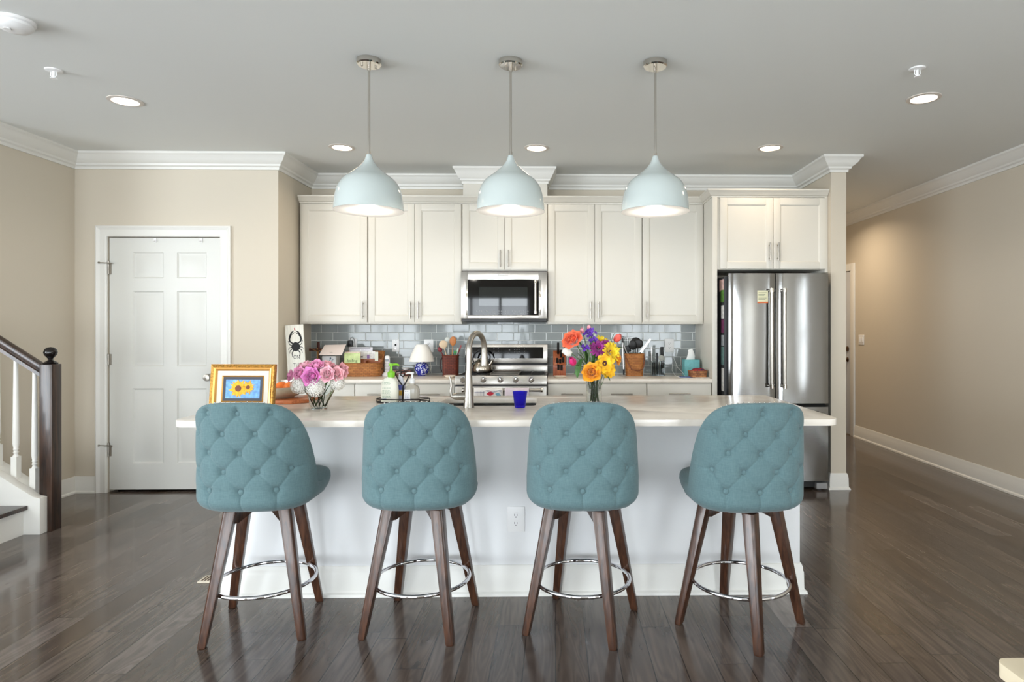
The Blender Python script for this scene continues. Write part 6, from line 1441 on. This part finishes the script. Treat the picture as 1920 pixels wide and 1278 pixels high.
# tissue box
y = 5.60; x0, x1 = PX(1284, y), PX(1312, y); zt_ = PZ(674.5, y)
tb2 = thing('tissue_box', 'teal tissue box with a white tissue at the right end of the worktop', 'tissue box', ((x0+x1)/2, y, ZT))
MB().box(x0, x1, y, y+0.12, ZT, zt_).build('box', mat('teal_card', (110, 176, 180), 0.55, var=0.12, vscale=40), tb2, bevel=0.002)
g = MB(); cx_ = (x0+x1)/2; rows = []
for i in range(10):
    q = i/9; wv = 0.034*(1-0.62*q)+0.004; rows.append([(cx_-0.012+0.014*math.sin(q*2.5)+wv*math.cos(2*PI*k_/18)*(1+0.25*math.cos(3*2*PI*k_/18+q*3)), y+0.06+0.016*math.sin(2*PI*k_/18)*(1-0.4*q), zt_+0.0005+0.088*q+0.008*math.cos(2*PI*k_/18+1)*q) for k_ in range(18)])
g.grid(rows, closed=True).build('tissue', mat('tissue_white', (240, 240, 238), 0.9), tb2, smooth=60)
# papers with a little basket on them, phone and cable
y = 5.47; x0, x1 = PX(1297, y), PX(1337, 5.44)
pp = MB().box(x0, 1.308, 5.32, 5.47, ZT, ZT+0.006).build('paper_stack', mat('paper_white', (232, 230, 226), 0.6), loc=((x0+1.3)/2, 5.4, ZT)); tag(pp, 'flat stack of white papers at the right end of the worktop', 'papers')
lbk = thing('small_basket', 'little woven basket with red patterned cloth on the papers', 'basket', (1.225, 5.40, ZT+0.0065)); rows = []; cx_, cy_, zz0 = 1.222, 5.40, ZT+0.0065
for r_, z in ((0.9, 0), (0.94, 0.02), (1.0, 0.055), (0.95, 0.055), (0.86, 0.006)): rows.append(sring(cx_, cy_, zz0+z, 0.081*r_, 0.055*r_, 40, 5))
g = MB().grid(rows, closed=True); g.f += [tuple(range(40)), tuple(160+k_ for k_ in range(40))]; g.build('basket_body', wicker('check_wicker', (186, 128, 78), (96, 48, 30), 60, 34), lbk, smooth=50)
rows = []
for i in range(8):
    q = i/7; rows.append([(p[0], p[1], zz0+0.05+0.026*math.sin(q*PI/2)+0.005*math.sin(k_*1.7+q*6)*q*(1-q)*4) for k_, p in enumerate(sring(cx_+0.005, cy_, 0, 0.072*(1-q)+0.001, 0.048*(1-q)+0.001, 30, 3))])
g = MB().grid(rows, closed=True)
def gingham():
    m = mat('red_patterned_cloth', (150, 40, 40), 0.9); nt, b = nodes(m); tc = N(nt, 'ShaderNodeTexCoord'); n = N(nt, 'ShaderNodeTexNoise'); n.inputs['Scale'].default_value = 60; nt.links.new(tc.outputs['Object'], n.inputs[0])
    r = N(nt, 'ShaderNodeValToRGB'); e = r.color_ramp.elements; e[0].position = 0.4; e[1].position = 0.62; e[0].color = lin((50, 54, 92)); e[1].color = lin((172, 50, 46)); k_ = e.new(0.5); k_.color = lin((150, 44, 42)); nt.links.new(n.outputs[0], r.inputs[0]); nt.links.new(r.outputs[0], b.inputs['Base Color']); return m
g.build('cloth', gingham(), lbk, smooth=60)
x, y = PX(1286, 5.40), 5.40
mp_ = thing('mobile_phone', 'dark blue phone lying on the worktop in front of the tissue box', 'phone', (x, y, ZT)); MB().box(x-0.052, x+0.052, y-0.035, y+0.035, ZT, ZT+0.012).build('phone_case', mat('navy_case', (40, 66, 120), 0.35), mp_, bevel=0.004)
MB().box(x-0.046, x+0.046, y-0.03, y+0.03, ZT+0.0121, ZT+0.0128).build('screen', BLKGLASS, mp_)
cbm = MB(); px0 = PX(1262, TY)
cbm.tube([P(1261, 658, TY-0.02), P(1264, 672, 5.84), P(1270, 688, 5.80), P(1280, 698, 5.66), (PX(1284, 5.45), 5.45, ZT+0.01)], 0.0022, 6).tube([P(1261, 682, 5.82), P(1260, 694, 5.75), (PX(1266, 5.6), 5.6, ZT+0.003), (PX(1275, 5.38), 5.345, ZT+0.003), (PX(1292, 5.33), 5.32, ZT+0.003), (PX(1302, 5.3), 5.30, ZT+0.003)], 0.0022, 6)
tag(cbm.build('charging_cable', WHITEP, smooth=60), 'thin white charging cable hanging from the right outlet to the phone', 'cable')
